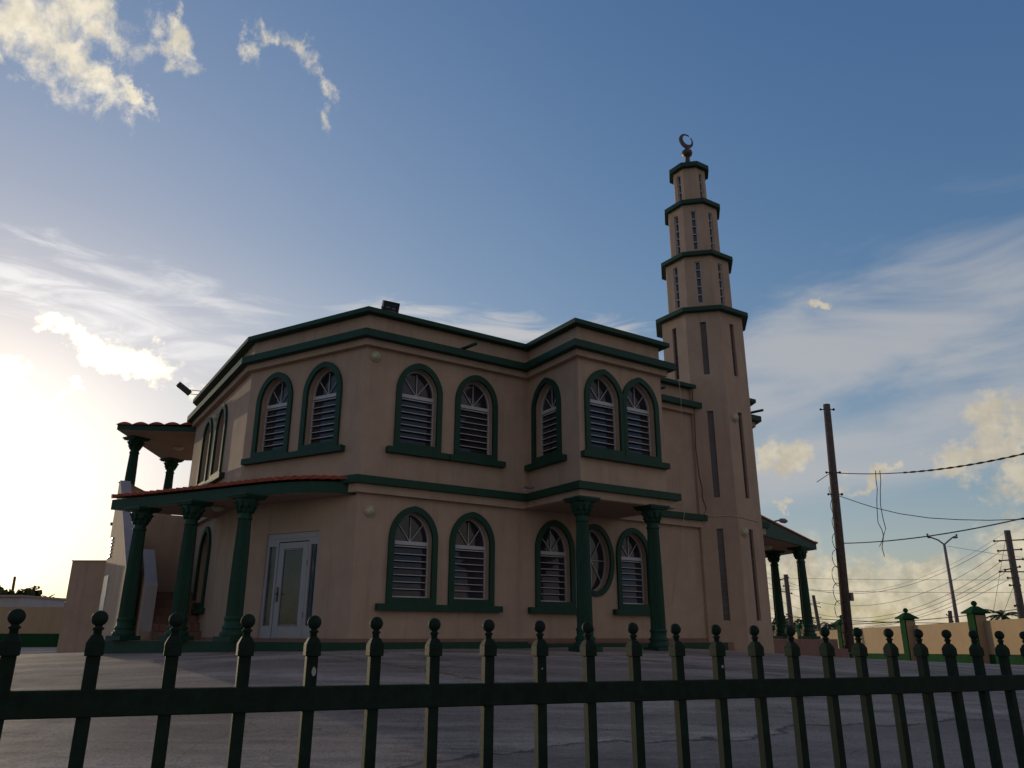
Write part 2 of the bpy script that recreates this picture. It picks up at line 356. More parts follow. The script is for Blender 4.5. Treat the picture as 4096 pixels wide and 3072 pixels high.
def ring(mb, fr, outer, inner, d0, d1):
    n = len(outer)
    vs = [fr.p(p[0], d, p[1]) for d in (d0, d1) for l in (outer, inner) for p in l]
    fs = []
    for i in range(n):
        j = (i+1) % n
        fs += [(2*n+i, 2*n+j, 3*n+j, 3*n+i), (i, j, 2*n+j, 2*n+i), (n+i, 3*n+i, 3*n+j, n+j), (i, n+i, n+j, j)]
    mb.add(vs, fs)
def trim(mb, path, o0, o1, z0, z1, closed=False):
    n = len(path); P = [Vector(p) for p in path]; offs = []
    for i in range(n):
        ns = []
        for a, b in ((i-1, i), (i, i+1)):
            if closed: a %= n; b %= n
            if 0 <= a < n and 0 <= b < n and a != b: e = (P[b]-P[a]).normalized(); ns.append(Vector((e.y, -e.x)))
        offs.append(ns[0] if len(ns) == 1 else (ns[0]+ns[1])/(1+ns[0].dot(ns[1])))
    vs = [(*(P[i]+offs[i]*o), z) for i in range(n) for (o, z) in ((o0, z0), (o1, z0), (o1, z1), (o0, z1))]
    fs = []; last = n if closed else n-1
    for i in range(last):
        j = (i+1) % n
        for k in range(4): fs.append((i*4+k, j*4+k, j*4+(k+1) % 4, i*4+(k+1) % 4))
    if not closed: fs += [(0, 1, 2, 3), ((n-1)*4+3, (n-1)*4+2, (n-1)*4+1, (n-1)*4)]
    mb.add(vs, fs)

# ------------------------------------------------------------------ site frame of the mosque
AL = R_(33.13); OR = Vector((-3.2, 15.77, 0))
UX = Vector((math.cos(AL), math.sin(AL), 0)); UY = Vector((-math.sin(AL), math.cos(AL), 0))
def loc2w(x, y, z=0): return OR+UX*x+UY*y+Vector((0, 0, z))

# ------------------------------------------------------------------ ground
ctl = []
def cp(x, y, z): ctl.append((x, y, z))
def cl(s, t, z): p = loc2w(s, -t); ctl.append((p.x, p.y, z))
for x in (-14, -7, -3, 0, 3, 8, 14): cp(x, 0, -1.52)
cp(-14, 6, -1.2); cp(-6, 6, -1.12); cp(0, 6, -1.08); cp(6, 6, -1.15); cp(14, 6, -1.35)
cl(-.2, .9, -.33); cl(3, .9, -.33); cl(6, 2.6, -.37); cl(10, .9, -.41); cl(-2.4, -1.2, -.42); cl(-4.6, -5.8, -.5); cl(13, -.4, -.55); cl(18.5, -2, -.78); cl(21, -8, -1.05)
cp(0, 11, -.72); cp(-7, 12, -.75); cp(8, 14, -.78); cp(14, 18, -.95)
cp(-21, 38, -.68); cp(-10, 38, -.62); cp(-34, 38, -.8); cp(-12, 24, -.56); cp(-22, 20, -.8)
cp(20, 31, -1.12); cp(20.5, 47, -1.45); cp(20, 18, -1.1); cp(20.5, 60, -1.7); cp(8, 50, -1.3); cp(-10, 60, -1.1); cp(30, 30, -1.4)
C_ = np.array(ctl)
def _phi(r): return np.where(r > 0, r*r*np.log(np.maximum(r, 1e-9)), 0)
_d = np.hypot(C_[:, None, 0]-C_[None, :, 0], C_[:, None, 1]-C_[None, :, 1]); nC = len(C_)
_A = np.zeros((nC+3, nC+3)); _A[:nC, :nC] = _phi(_d)+np.eye(nC)*.5; _A[:nC, nC] = 1; _A[:nC, nC+1:nC+3] = C_[:, :2]; _A[nC, :nC] = 1; _A[nC+1:, :nC] = C_[:, :2].T
_w = np.linalg.solve(_A, np.concatenate([C_[:, 2], np.zeros(3)]))
def gz(x, y):
    r = np.hypot(x-C_[:, 0], y-C_[:, 1]); z = float(_phi(r)@_w[:nC]+_w[nC]+_w[nC+1]*x+_w[nC+2]*y)
    e = max(0, (abs(x)-34)/25, (y-60)/30, (-2-y)/15); e = min(1, e); e = e*e*(3-2*e)
    return z*(1-e)+(-2.1)*e
def axis(a, b, step, far):
    xs = list(np.arange(a, b+.01, step)); g = step; q = xs[-1]
    while q < far: g *= 1.5; q += g; xs.append(q)
    g = step; q = xs[0]
    while q > -far: g *= 1.5; q -= g; xs.insert(0, q)
    return xs
gx = axis(-45, 45, 1.0, 4500); gy = axis(-4, 75, 1.0, 4500)
mb = MB(); mb.add([(x, y, gz(x, y)) for y in gy for x in gx], [(j*len(gx)+i, j*len(gx)+i+1, (j+1)*len(gx)+i+1, (j+1)*len(gx)+i) for j in range(len(gy)-1) for i in range(len(gx)-1)], True)
tag(mb.build('ground', 'ground', recalc=False), 'sloping worn concrete yard between the fence and the mosque', 'pavement', kind='structure')

# painted parking lines, worn
def pline_mat():
    m = mat('worn_yellow_paint', (.27, .19, .05), .85, .3, 6); n, l = m.node_tree.nodes, m.node_tree.links
    t = n.new('ShaderNodeTexCoord'); x = n.new('ShaderNodeTexNoise'); x.inputs['Scale'].default_value = 9; x.inputs['Detail'].default_value = 9; x.inputs['Roughness'].default_value = .8; l.new(t.outputs['Object'], x.inputs['Vector'])
    q = n.new('ShaderNodeMapRange'); q.inputs['From Min'].default_value = .46; q.inputs['From Max'].default_value = .60; l.new(x.outputs['Fac'], q.inputs['Value']); l.new(q.outputs[0], n['Principled BSDF'].inputs['Alpha']); return m
M['pline'] = pline_mat()
for i, (s0, t0, s1, t1) in enumerate(((-.9, .9, .3, 5.6), (3.4, 1.6, 4.9, 6.4), (8.6, 1.6, 10.2, 6.4))):
    a = loc2w(s0, -t0); b = loc2w(s1, -t1); mb = MB(); e = (b-a).normalized(); nn = Vector((-e.y, e.x, 0))*.06; vs = []; K = 24
    for k in range(K+1):
        p = a+(b-a)*k/K
        for s_ in (-1, 1): q = p+nn*s_; vs.append((q.x, q.y, gz(q.x, q.y)+.006))
    mb.add(vs, [(2*k, 2*k+1, 2*k+3, 2*k+2) for k in range(K)])
    tag(mb.build('parking_line', 'pline', recalc=False), ('worn yellow parking line running out from near the white glass door', 'worn yellow parking line between the wall lamp corner and the bay columns', 'worn yellow parking line running out from the minaret foot')[i], 'painted line', 'yellow parking lines', kind='structure')

# ------------------------------------------------------------------ mosque
mosque = tag(empty('mosque', OR, AL), 'two-storey peach mosque with green trim, arched louvred windows and columned porches', 'mosque')
I_ = (-1.65, 9.5); H_ = (-1.65, 3.23); A_ = (0, 0); B_ = (4.3, 0); Cc = (4.3, -2.02); D_ = (6.88, -2.02); Db = (6.88, 0); E_ = (12.6, 0)
J_ = (14.25, 3.23); K_ = (14.25, 9.5); L_ = (12.6, 12.7); N_ = (0, 12.7)
up_poly = [I_, H_, A_, B_, Cc, D_, Db, E_, J_, K_, L_, N_]; lo_poly = [I_, H_, A_, E_, J_, K_, L_, N_]
DZ = -3.27
def w_outer(cx, dz=0, g=.4): return arch(cx, 3.83+dz, .575, 5.15+dz, 5.87+dz, g=g)
def w_inner(cx, dz=0, g=.4): return arch(cx, 3.965+dz, .45, 5.13+dz, 5.735+dz, g=g)
def wg(fr, dz): return .95 if (fr is fCD or fr is fBC) else (.45 if dz else .25)
fAB = Fr(A_, E_); fBC = Fr(B_, Cc); fCD = Fr(Cc, D_); fDD = Fr(D_, Db); fCH = Fr(H_, A_); fLW = Fr(I_, H_)
FL = fCH.L
wins = [(fAB, 1.31, 0), (fAB, 2.81, 0), (fBC, .79, 0), (fCD, .73, 0), (fCD, 1.84, 0), (fCH, FL-2.72, 0), (fCH, FL-1.22, 0), (fLW, 9.5-7.5, 0), (fLW, 9.5-5.85, 0),
        (fAB, 1.31, DZ), (fAB, 2.76, DZ), (fAB, 5.05, DZ), (fAB, 7.54, DZ), (fLW, 9.5-5.95, DZ)]
wall = MB(); ZM = 2.86
for poly, z0, z1 in ((lo_poly, -.6, ZM), (up_poly, ZM, 6.84)):
    for i in range(len(poly)):
        p0, p1 = poly[i], poly[(i+1) % len(poly)]; fr = Fr(p0, p1); holes = []
        for (wf, cx, dz) in wins:
            if (dz == 0) != (z0 == ZM): continue
            q = (wf.o-fr.o); off = q.dot(fr.x)
            if abs(q.dot(fr.n)) < 1e-4 and wf.x.dot(fr.x) > .999 and .4 < off+cx < fr.L-.3: holes.append(w_inner(off+cx, dz, wg(wf, dz)))
        if z0 != ZM and p0 == A_: holes.append(ell(6.28, 1.72, .47, .75))
        if z0 != ZM and p0 == H_: holes.append([(FL-2.53, -.17), (FL-.98, -.17), (FL-.98, 2.055), (FL-2.53, 2.055)])
        wallseg(wall, fr, 0, fr.L, z0, z1, holes)
wall.build('wall', 'stucco', mosque, recalc=False)
rf = MB(); rf.prism(up_poly, 6.35, 6.36); rf.prism([B_, Cc, D_, Db], ZM-.06, ZM+.002); rf.build('roof', 'soffit', mosque)
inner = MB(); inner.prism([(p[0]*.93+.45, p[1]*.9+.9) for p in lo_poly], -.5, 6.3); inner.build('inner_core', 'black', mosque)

cap_ = MB(); trim(cap_, up_poly, -.3, .20, 6.80, 6.905, True); cap_.build('parapet_cap', 'green', mosque)
cor = MB(); trim(cor, up_poly, -.05, .29, 6.185, 6.35, True); cor.build('cornice', 'green', mosque)
cb = MB(); trim(cb, up_poly, -.05, .13, 6.035, 6.185, True); cb.build('cornice_moulding', 'stucco', mosque)
midpath = [I_, H_, A_, B_, Cc, D_, Db, E_, J_, K_]
mg = MB(); trim(mg, midpath, -.05, .23, 2.955, 3.115); mg.build('belt_course', 'green', mosque)
ms = MB(); trim(ms, midpath, -.05, .12, 2.775, 2.955); ms.build('belt_moulding', 'stucco', mosque)
bs = MB(); trim(bs, lo_poly, -.02, .03, -.21, -.115, True); bs.build('baseboard', 'brick', mosque)
# bay slab underside
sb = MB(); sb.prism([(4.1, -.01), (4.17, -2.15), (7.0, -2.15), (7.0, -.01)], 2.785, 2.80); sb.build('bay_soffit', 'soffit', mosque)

# sills
def sill(fr, x0, x1, dz=0):
    m = MB(); fr.box(m, x0, x1, -.02, .14, 3.70+dz, 3.832+dz); m.build('window_sill', 'green', mosque)
sill(fAB, .56, 2.055); sill(fAB, 2.075, 3.57); sill(fBC, .04, 1.55); sill(fCD, .02, 2.6); sill(fCH, FL-3.5, FL-.45); sill(fLW, 9.5-8.25, 9.5-4.85)
sill(fAB, .52, 3.51, DZ); sill(fAB, 4.27, 5.83, DZ); sill(fAB, 6.8, 8.3, DZ); sill(fLW, 9.5-6.7, 9.5-5.2, DZ)

def window(fr, cx, dz, idx):
    G_ = wg(fr, dz); m = MB(); ring(m, fr, w_outer(cx, dz, G_), w_inner(cx, dz, G_), -.01, .06); w = m.build('arched_window', 'green', mosque)
    f = MB(); n1 = arch(cx, 3.965+dz, .45, 5.13+dz, 5.735+dz, g=G_); n2 = arch(cx, 4.0+dz, .42, 5.12+dz, 5.70+dz, g=G_)
    ring(f, fr, n1, n2, -.2, -.15)
    fr.box(f, cx-.42, cx+.42, -.19, -.125, 5.055+dz, 5.135+dz); fr.box(f, cx-.42, cx+.42, -.18, -.14, 5.015+dz, 5.035+dz)
    H = 1.01; k = 7
    for i in range(1, k): z = 4.0+dz+H*i/k; fr.box(f, cx-.42, cx+.42, -.175, -.135, z-.008, z+.008)
    for a in (90, 52, 128):
        rr = .53 if a == 90 else .47; c0 = fr.p(cx, -.165, 5.13+dz); c1 = fr.p(cx+rr*math.cos(R_(a)), -.165, 5.13+dz+rr*math.sin(R_(a))); f.tube([c0, c1], .011, 5, False)
    f.build('window_frame', 'white', w)
    g = MB(); poly = arch(cx, 5.09+dz, .43, 5.12+dz, 5.71+dz, g=G_)
    tl = random.uniform(-.01, .01); tt = random.uniform(-.012, .012)
    g.add([fr.p(p[0], -.19+tl*(p[0]-cx)+tt*(p[1]-5.4-dz), p[1]) for p in poly], [tuple(range(len(poly)))])
    for i in range(k):
        z0 = 3.985+dz+H*i/k; z1 = z0+H/k+.012; a0 = random.uniform(-.004, .004); s0 = random.uniform(-.006, .006); tz = .03
        g.add([fr.p(cx-.43, -.163+a0, z0), fr.p(cx+.43, -.163+a0+s0, z0), fr.p(cx+.43, -.163-tz+s0, z1), fr.p(cx-.43, -.163-tz, z1)], [(0, 1, 2, 3)])
    g.build('pane', 'glass', w, recalc=False)
for i, (fr, cx, dz) in enumerate(wins): window(fr, cx, dz, i)
# oval window
m = MB(); ring(m, fAB, ell(6.28, 1.72, .59, .875), ell(6.28, 1.72, .47, .75), -.01, .06); ow = m.build('oval_window', 'green', mosque)
m = MB(); ring(m, fAB, ell(6.28, 1.72, .47, .75), ell(6.28, 1.72, .44, .715), -.2, -.15)
for a in (45, 90, 135, 0): m.tube([fAB.p(6.28-.44*math.cos(R_(a)), -.165, 1.72-.715*math.sin(R_(a))), fAB.p(6.28+.44*math.cos(R_(a)), -.165, 1.72+.715*math.sin(R_(a)))], .011, 5, False)
m.build('window_frame', 'white', ow)
m = MB(); e_ = ell(6.28, 1.72, .46, .74); m.add([fAB.p(p[0], -.19, p[1]) for p in e_], [tuple(range(len(e_)))]); m.build('pane', 'glass', ow, recalc=False)

# glazed door in the chamfer wall
X0 = FL-2.53; DW = 1.55; Z0, Z1 = -.17, 2.055
def dx(f): return X0+DW*f
m = MB()
def dbar(x0, x1, z0, z1, d0=-.09, d1=-.03): fCH.box(m, dx(x0), dx(x1), d0, d1, z0, z1)
dbar(0, .045, Z0, Z1); dbar(.955, 1, Z0, Z1); dbar(.045, .955, 1.87, Z1); dbar(.185, .225, Z0, 1.87); dbar(.80, .84, Z0, 1.87)
dbar(.045, .185, Z0, .13); dbar(.84, .955, Z0, .13); dbar(.045, .185, 1.78, 1.87); dbar(.84, .955, 1.78, 1.87)
dbar(.06, .94, 1.93, 2.0, -.03, -.018)
dr = m.build('glass_door', 'door', mosque)
m = MB(); dbar(.235, .33, Z0+.02, 1.85, -.085, -.04); dbar(.69, .79, Z0+.02, 1.85, -.085, -.04); dbar(.33, .69, Z0+.02, .12, -.085, -.04); dbar(.33, .69, 1.72, 1.85, -.085, -.04)
dbar(.345, .675, .135, .15, -.04, -.03); dbar(.345, .675, 1.69, 1.705, -.04, -.03)
lf = m.build('door_leaf', 'door', dr)
m = MB()
for a, b in ((.045, .185), (.84, .955), (.33, .69)): fCH.box(m, dx(a), dx(b), -.075, -.065, .12, 1.79 if b != .69 else 1.73)
m.build('pane', 'glass_dark', dr)
m = MB(); fCH.box(m, dx(.268), dx(.292), -.04, -.02, .62, .92); m.tube([fCH.p(dx(.28), -.03, .78), fCH.p(dx(.28), .03, .78), fCH.p(dx(.33), .035, .78)], .011); m.build('handle', 'brass', dr)
for zh in (.3, 1.35): m = MB(); fCH.box(m, dx(.785), dx(.80), -.03, -.02, zh, zh+.1); m.build('hinge', 'steel', dr)

# columns
def column_mesh(h, fl=True):
    m = MB()
    m.box(-.25, .25, -.25, .25, 0, .09)
    m.lathe([(.235, .09), (.245, .13), (.235, .17), (.20, .19), (.195, .22), (.215, .245), (.205, .28), (.175, .30), (.175, .40), (.19, .42), (.19, .45), (.17, .47)], 28)
    m.lathe([(.166, .47), (.162, 1.0), (.15, h*.6), (.132, h-.52)], 48, flute=.09, smooth=False)
    m.lathe([(.13, h-.52), (.15, h-.505), (.15, h-.475), (.13, h-.46), (.128, h-.36), (.15, h-.33), (.145, h-.30), (.19, h-.21), (.18, h-.20), (.24, h-.09), (.23, h-.08)], 28)
    for ring_, zz, rr, nn in ((0, h-.33, .15, 8), (1, h-.22, .185, 8)):
        for k in range(nn):
            a = 2*math.pi*(k+.5*ring_)/nn; c, s_ = math.cos(a), math.sin(a)
            p = [(c*rr*f_, s_*rr*f_, zz+dz_) for f_, dz_ in ((.9, -.05), (1.08, .02), (1.22, .07), (1.36, .06), (1.34, .03))]
            m.tube(p, [.03, .034, .028, .018, .008], 5)
    m.box(-.26, .26, -.26, .26, h-.085, h-.045); m.box(-.29, .29, -.29, .29, h-.045, h)
    return m
cols = [(4.33, -2.0, -.36, 2.785), (6.38, -2.0, -.38, 2.785), (-1.90, 1.35, -.17, 2.73), (-2.64, 2.93, -.17, 2.73), (-3.44, 4.55, -.17, 2.73),
        (16.62, 1.72, -.16, 2.79), (16.86, 3.0, -.16, 2.79), (17.4, 6.0, -.16, 2.79)]
cache = {}
for (x, y, zb, zt) in cols:
    h = round(zt-zb, 3)
    if h not in cache: o = column_mesh(h).build('column', 'green', mosque); cache[h] = o
    else: o = cache[h].copy(); col.objects.link(o); o.parent = mosque
    o.location = (x, y, zb)
    o.rotation_euler = (0, 0, R_(27) if x < 0 else 0)

# ---- entrance porch (left): slab with curved eave, clay tiles
eave = [(-.03, .06), (-.45, .16), (-.85, .36), (-1.2, .68), (-1.55, 1.16), (-1.95, 1.84), (-2.35, 2.56), (-2.8, 3.34), (-3.3, 4.16), (-3.9, 5.12), (-4.03, 5.32)]
back = [(-1.66, 5.32), (-1.66, 3.235), (-.01, .03)]
def poly_off(pts, o):
    out = []
    for i, p in enumerate(pts):
        a = Vector(pts[max(0, i-1)]); b = Vector(pts[min(len(pts)-1, i+1)]); e = (b-a).normalized(); out.append((p[0]+(-e.y)*o, p[1]+e.x*o))
    return out
eo = [(p[0]-.0, p[1]) for p in eave]
def ztop(p):
    # tile roof rises towards the wall
    d = min((Vector(p)-Vector(q)).length for q in eave); return 2.985+min(.35, d*.17)
m = MB(); m.prism(eave+back, 2.745, 2.98); pr = m.build('porch_roof', 'green', mosque)
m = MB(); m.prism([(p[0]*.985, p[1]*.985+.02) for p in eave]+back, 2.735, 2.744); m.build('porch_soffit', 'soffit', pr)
def walk(path, step):
    out = []; acc = 0; P = [Vector(p) for p in path]
    for i in range(len(P)-1):
        e = P[i+1]-P[i]; L = e.length; t = acc
        while t < L: out.append((P[i]+e*(t/L), e/L)); t += step
        acc = t-L
    return out
m = MB()
def barrel(m, p, q, w, n=5, r=None, lift=.0):
    """one row of overlapping barrel tiles from eave p up to q"""
    p, q = Vector(p), Vector(q); e = q-p; L = e.length
    if L < .05: return
    e /= L; side = e.cross(Vector((0, 0, 1))).normalized(); up = side.cross(e); k = max(1, int(round(L/.38))); T = L/k
    for i in range(k):
        a = p+e*(i*T); b = p+e*((i+1)*T+.03); la, lb = .035, .006
        vs = []
        for (c, l_, ww) in ((a, la, w*.56), (b, lb, w*.46)):
            for j in range(n+1):
                t = math.pi*j/n; vs.append(c+side*(math.cos(t)*ww)+up*(l_+math.sin(t)*ww*.75))
        fs = [(j, j+1, n+2+j, n+1+j) for j in range(n)]; fs.append(tuple(range(n+1))); m.add(vs, fs, False)
for p, e in walk(eave, .21):
    nrm = Vector((-e.y, e.x)) if True else None
    d = Vector((1, 0)) if p.y > 3.2 else Vector((.89, .455))
    # distance to wall along d
    if p.y > 3.2: L = max(0, -1.66-p.x)
    else:
        L = max(0, -(p.x*.89+p.y*.455))
        if p.x+d.x*L < -1.66 and p.y+d.y*L > 3.23: pass
    q = p+d*L
    barrel(m, (p.x-d.x*.06, p.y-d.y*.06, 2.985), (q.x, q.y, 3.0+L*.16), .2)
m.build('roof_tiles', 'tile', pr)
m = MB(); m.lathe([(.02, 0), (.13, .0), (.14, -.03), (.11, -.08), (.05, -.11), (.01, -.115)], 16, (-2.05, 3.3, 2.73)); m.build('ceiling_lamp', 'lamp', pr)
# porch floor and walkway kerb
fl_path = poly_off(eave[2:], -.02)
m = MB(); m.prism([(-.02, -.55), (-.75, -.2)]+[(p[0]+.02, p[1]+.02) for p in eave[3:]]+[(-4.0, 5.6), (-1.66, 5.6), (-1.66, 3.23), (0, 0)], -.6, -.172); m.build('porch_floor', 'brick', mosque)
m = MB(); kp = [(-4.0, 5.6)]+[(p[0]+.02, p[1]+.02) for p in eave[3:][::-1]]+[(-.75, -.2), (-.02, -.55), (3.9, -.55)]
trim(m, kp, -.03, .012, -.62, -.178); m.build('porch_kerb', 'green', mosque)
m = MB(); m.prism([(0, 0), (-.02, -.53), (12.0, -.53), (12.0, 0)], -.6, -.215); m.build('walkway', 'brick', mosque)
m = MB(); trim(m, [(3.9, -.53), (10.2, -.53)], -.02, .012, -.62, -.22); m.build('walkway_kerb', 'green', mosque)

# ---- stairs and balcony at the far left of the porch
m = MB()
for i in range(6): m.box(-2.75, -1.66+(-.0), 5.25+.28*i, 7.3, -.17+.19*i+(.0 if i else .001), -.17+.19*(i+1))
st_ = m.build('stairs', 'brick', mosque)
m = MB()
for i in range(6):
    for j in range(3):
        x = -2.75+.36*(j+(.5 if i % 2 else 0)); 
        if x < -1.72: m.box(x, x+.012, 5.243+.28*i, 5.252+.28*i, -.165+.19*i, -.17+.19*(i+1)-.01)
    m.box(-2.75, -1.67, 5.24+.28*i, 5.252+.28*i, -.17+.19*(i+1)-.012, -.17+.19*(i+1))
m.build('step_nosing', 'wood', st_)
def side_wall(name, x0, x1, prof, mt='stucco', capm='whitewall', z_t=.012):
    n = len(prof); m = MB(); m.add([(x, y, z) for x in (x0, x1) for (y, z) in prof], [tuple(range(n)), tuple(range(2*n-1, n-1, -1))]+[(i, (i+1) % n, n+(i+1) % n, n+i) for i in range(n)])
    return m.build(name, mt, mosque)
p1 = side_wall('stair_parapet', -3.0, -2.75, [(5.5, -.2), (5.5, 1.05), (6.75, 2.0), (8.2, 2.0), (8.2, -.2)])
m = MB(); m.add([(x, y, z) for x in (-3.012, -2.738) for (y, z) in ((5.488, .0), (5.488, 1.055), (6.745, 2.012), (6.745, 1.998), (5.51, 1.05), (5.51, 0))], [(0, 1, 4, 5), (11, 10, 7, 6), (1, 2, 3, 4), (10, 9, 8, 7), (0, 6, 7, 1), (1, 7, 8, 2), (2, 8, 9, 3), (3, 9, 10, 4), (4, 10, 11, 5)]); m.build('coping', 'whitewall', p1)
p2 = side_wall('stair_side_wall', -3.42, -3.17, [(5.9, -.5), (5.9, 1.45), (10.25, 4.28), (10.6, 4.28), (10.6, -.5)])
m = MB(); m.add([(x, y, z) for x in (-3.432, -3.158) for (y, z) in ((5.9, 1.47), (10.245, 4.30), (10.61, 4.30), (10.61, 4.27), (10.255, 4.27), (5.9, 1.43))], [(0, 1, 4, 5), (1, 2, 3, 4), (11, 10, 7, 6), (10, 9, 8, 7)]+[(i, i+6, (i+1) % 6+6, (i+1) % 6) for i in range(6)]); m.build('coping', 'whitewall', p2)
m = MB(); m.prism([(-3.15, 7.7), (-1.67, 7.7), (-1.67, 9.4), (-3.15, 9.4)], -.4, 3.05); m.build('balcony_block', 'stucco', mosque)
bd = Vector((.455, .89)); bn = Vector((.89, -.455)); c0 = Vector((-3.42, 10.6))
def bp(a, b): q = c0+bd*a+bn*b; return (q.x, q.y)
m = MB(); m.prism([bp(0, 0), bp(4.4, 0), bp(4.4, .22), bp(0, .22)], 2.8, 4.27); rwl = m.build('balcony_parapet', 'stucco', mosque)
m = MB(); m.prism([bp(-.02, -.02), bp(4.4, -.02), bp(4.4, .24), bp(-.02, .24)], 4.27, 4.30); m.build('coping', 'whitewall', rwl)
m = MB(); m.prism([bp(-.0, .0), bp(4.4, 0), bp(4.4, 2.2), bp(0.1, 2.2), (-1.67, 9.45), (-3.15, 9.4)], 2.8, 3.1); m.build('balcony_floor', 'soffit', mosque)
for i in range(6):
    m = MB(); m.box(-3.455, -3.418, 9.7, 10.35, 2.02+.1*i, 2.02+.1*i+.045); m.build('vent_slat', 'white', mosque)
m = MB(); m.box(-3.45, -3.415, 9.2, 10.2, -.5, 1.5); m.build('service_door', 'white', mosque)

# upper balcony porch roof over the back chamfer, two columns
FLc = Vector((-3.73, 10.56)); rd = Vector((.455, .89)); rn = Vector((.89, -.455))
def rpnt(a, b): q = FLc+rd*a+rn*b; return (q.x, q.y)
up = [rpnt(0, 0), rpnt(4.3, 0), rpnt(4.3, 2.34), rpnt(0.02, 2.34)]
m = MB(); m.prism(up, 5.89, 6.05); ur = m.build('balcony_roof', 'green', mosque)
m = MB(); m.prism([rpnt(.02, .02), rpnt(4.28, .02), rpnt(4.28, 2.33), rpnt(.04, 2.33)], 5.875, 5.888); m.build('balcony_soffit', 'soffit', ur)
m = MB()
for k in range(5):
    for (a0, a1) in ((-.05, 4.3),):
        vs = []
        for a in (a0, a1):
            for j in range(9):
                t = j/8; q = FLc+rd*a+rn*(k*.47-.03+.5*t); vs.append((q.x, q.y, 6.045+.012*k+math.sin(math.pi*t)*.085))
        m.add(vs, [(j, j+1, 9+j+1, 9+j) for j in range(8)]+[tuple(range(9))])
m.build('roof_tiles', 'tile', ur)
for (x, y) in ((-3.06, 11.35), (-1.52, 14.1)):
    o = column_mesh(2.78).build('column', 'green', mosque); o.location = (x, y, 3.1); o.rotation_euler = (0, 0, R_(27))
m = MB(); m.lathe([(.02, 0), (.15, .0), (.16, -.03), (.12, -.08), (.05, -.11), (.01, -.115)], 16, (-1.7, 11.9, 5.875)); m.build('ceiling_lamp', 'lamp', ur)

# ---- right-hand porch
def zp(p): return 2.80+max(0, (17.8-p[0]))*.075
rp = [(12.7, .15), (17.8, 1.88), (19.3, 6.3), (12.7, 6.3)]
m = MB(); m.prism(rp, lambda p: 2.80, lambda p: zp(p)+.20); rr = m.build('porch_roof', 'green', mosque)
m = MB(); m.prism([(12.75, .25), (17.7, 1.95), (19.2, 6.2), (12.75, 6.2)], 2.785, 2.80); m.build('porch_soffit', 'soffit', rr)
m = MB()
for k in range(26):
    f_ = k/25; x0 = 17.85+1.5*f_; y0 = 1.95+4.35*f_; barrel(m, (x0, y0, 2.98), (13.2, y0-.9 if y0 > 1.6 else y0, 3.36), .2)
e0 = Vector((17.8, 1.88)); e1 = Vector((12.7, .15))
for k in range(9):
    p = e0+(e1-e0)*(k/9); m.obox((p.x, p.y, zp((p.x, 0))+.19), ((e1-e0).normalized().x, (e1-e0).normalized().y, .07), (0, 1, 0), (0, 0, 1), 0, .58, -.04, .16, 0, .05+.0*k)
m.build('roof_tiles', 'tile', rr)
m = MB(); m.lathe([(.02, 0), (.17, .0), (.18, -.03), (.14, -.09), (.06, -.12), (.01, -.125)], 16, (15.2, 1.9, 2.785)); m.build('ceiling_lamp', 'lamp', rr)
m = MB(); m.prism([(12.6, .3), (17.5, 1.3), (19.0, 6.3), (12.6, 6.3)], -1.3, -.165); m.build('porch_floor', 'brick', mosque)
m = MB(); m.prism([(17.45, 1.32), (18.3, 1.5), (19.9, 6.3), (19.0, 6.3)], -1.4, -.47); m.build('porch_step', 'brick', mosque)

# drain spouts
for fr, x, z, name in ((fAB, 2.30, 6.42, 0), (fAB, 8.3, 6.42, 0), (fAB, 12.35, 6.42, 0)):
    m = MB(); m.tube([fr.p(x, -.05, z), fr.p(x+.12, .62, z+.0)], .04, 8); m.build('drain_spout', 'green', mosque)

# ------------------------------------------------------------------ minaret
CX, CY = 11.2, .41
mroot = empty('minaret', loc2w(CX, CY), AL)
tag(mroot, 'slim octagonal peach minaret in four stepped tiers with green ledges and a crescent on top', 'minaret')
def octo(ap): R = ap/math.cos(R_(22.5)); return [(R*math.cos(R_(22.5-45*k)), R*math.sin(R_(22.5-45*k))) for k in range(8)][::-1]
# counter-clockwise seen from above so that Fr() normals point outwards
tiers = [(1.2, -.9, 9.2, ((7.21, 8.87), (3.60, 6.10), (.33, 2.74)), .17, 0), (.965, 9.2, 11.19, ((9.60, 11.0),), .18, 1), (.765, 11.19, 13.15, ((11.53, 12.9),), .17, 1), (.505, 13.15, 14.69, ((13.55, 14.5),), .16, 2)]
caps = [(1.385, 9.185, 9.31), (1.11, 11.175, 11.30), (.885, 13.14, 13.28), (.64, 14.675, 14.83)]
tw = MB(); slots = []
for ap, z0, z1, sl, w, kind in tiers:
    P = octo(ap)
    for k in range(8):
        fr = Fr(P[k], P[(k+1) % 8]); hs = []
        nrm = math.degrees(math.atan2(fr.n.y, fr.n.x)) % 90
        if not (kind == 2 and min(nrm, 90-nrm) > 20):
            for a, b in sl:
                hs.append([(fr.L/2-w/2, a), (fr.L/2+w/2, a), (fr.L/2+w/2, b), (fr.L/2-w/2, b)]); slots.append((fr, w, a, b, kind))
        wallseg(tw, fr, 0, fr.L, z0, z1, hs, .09)
tw.build('tower_wall', 'stucco', mroot, recalc=False)
for ap, z0, z1 in caps:
    m = MB(); P = octo(ap); m.prism(P, z0, z1); m.build('ledge', 'green', mroot)
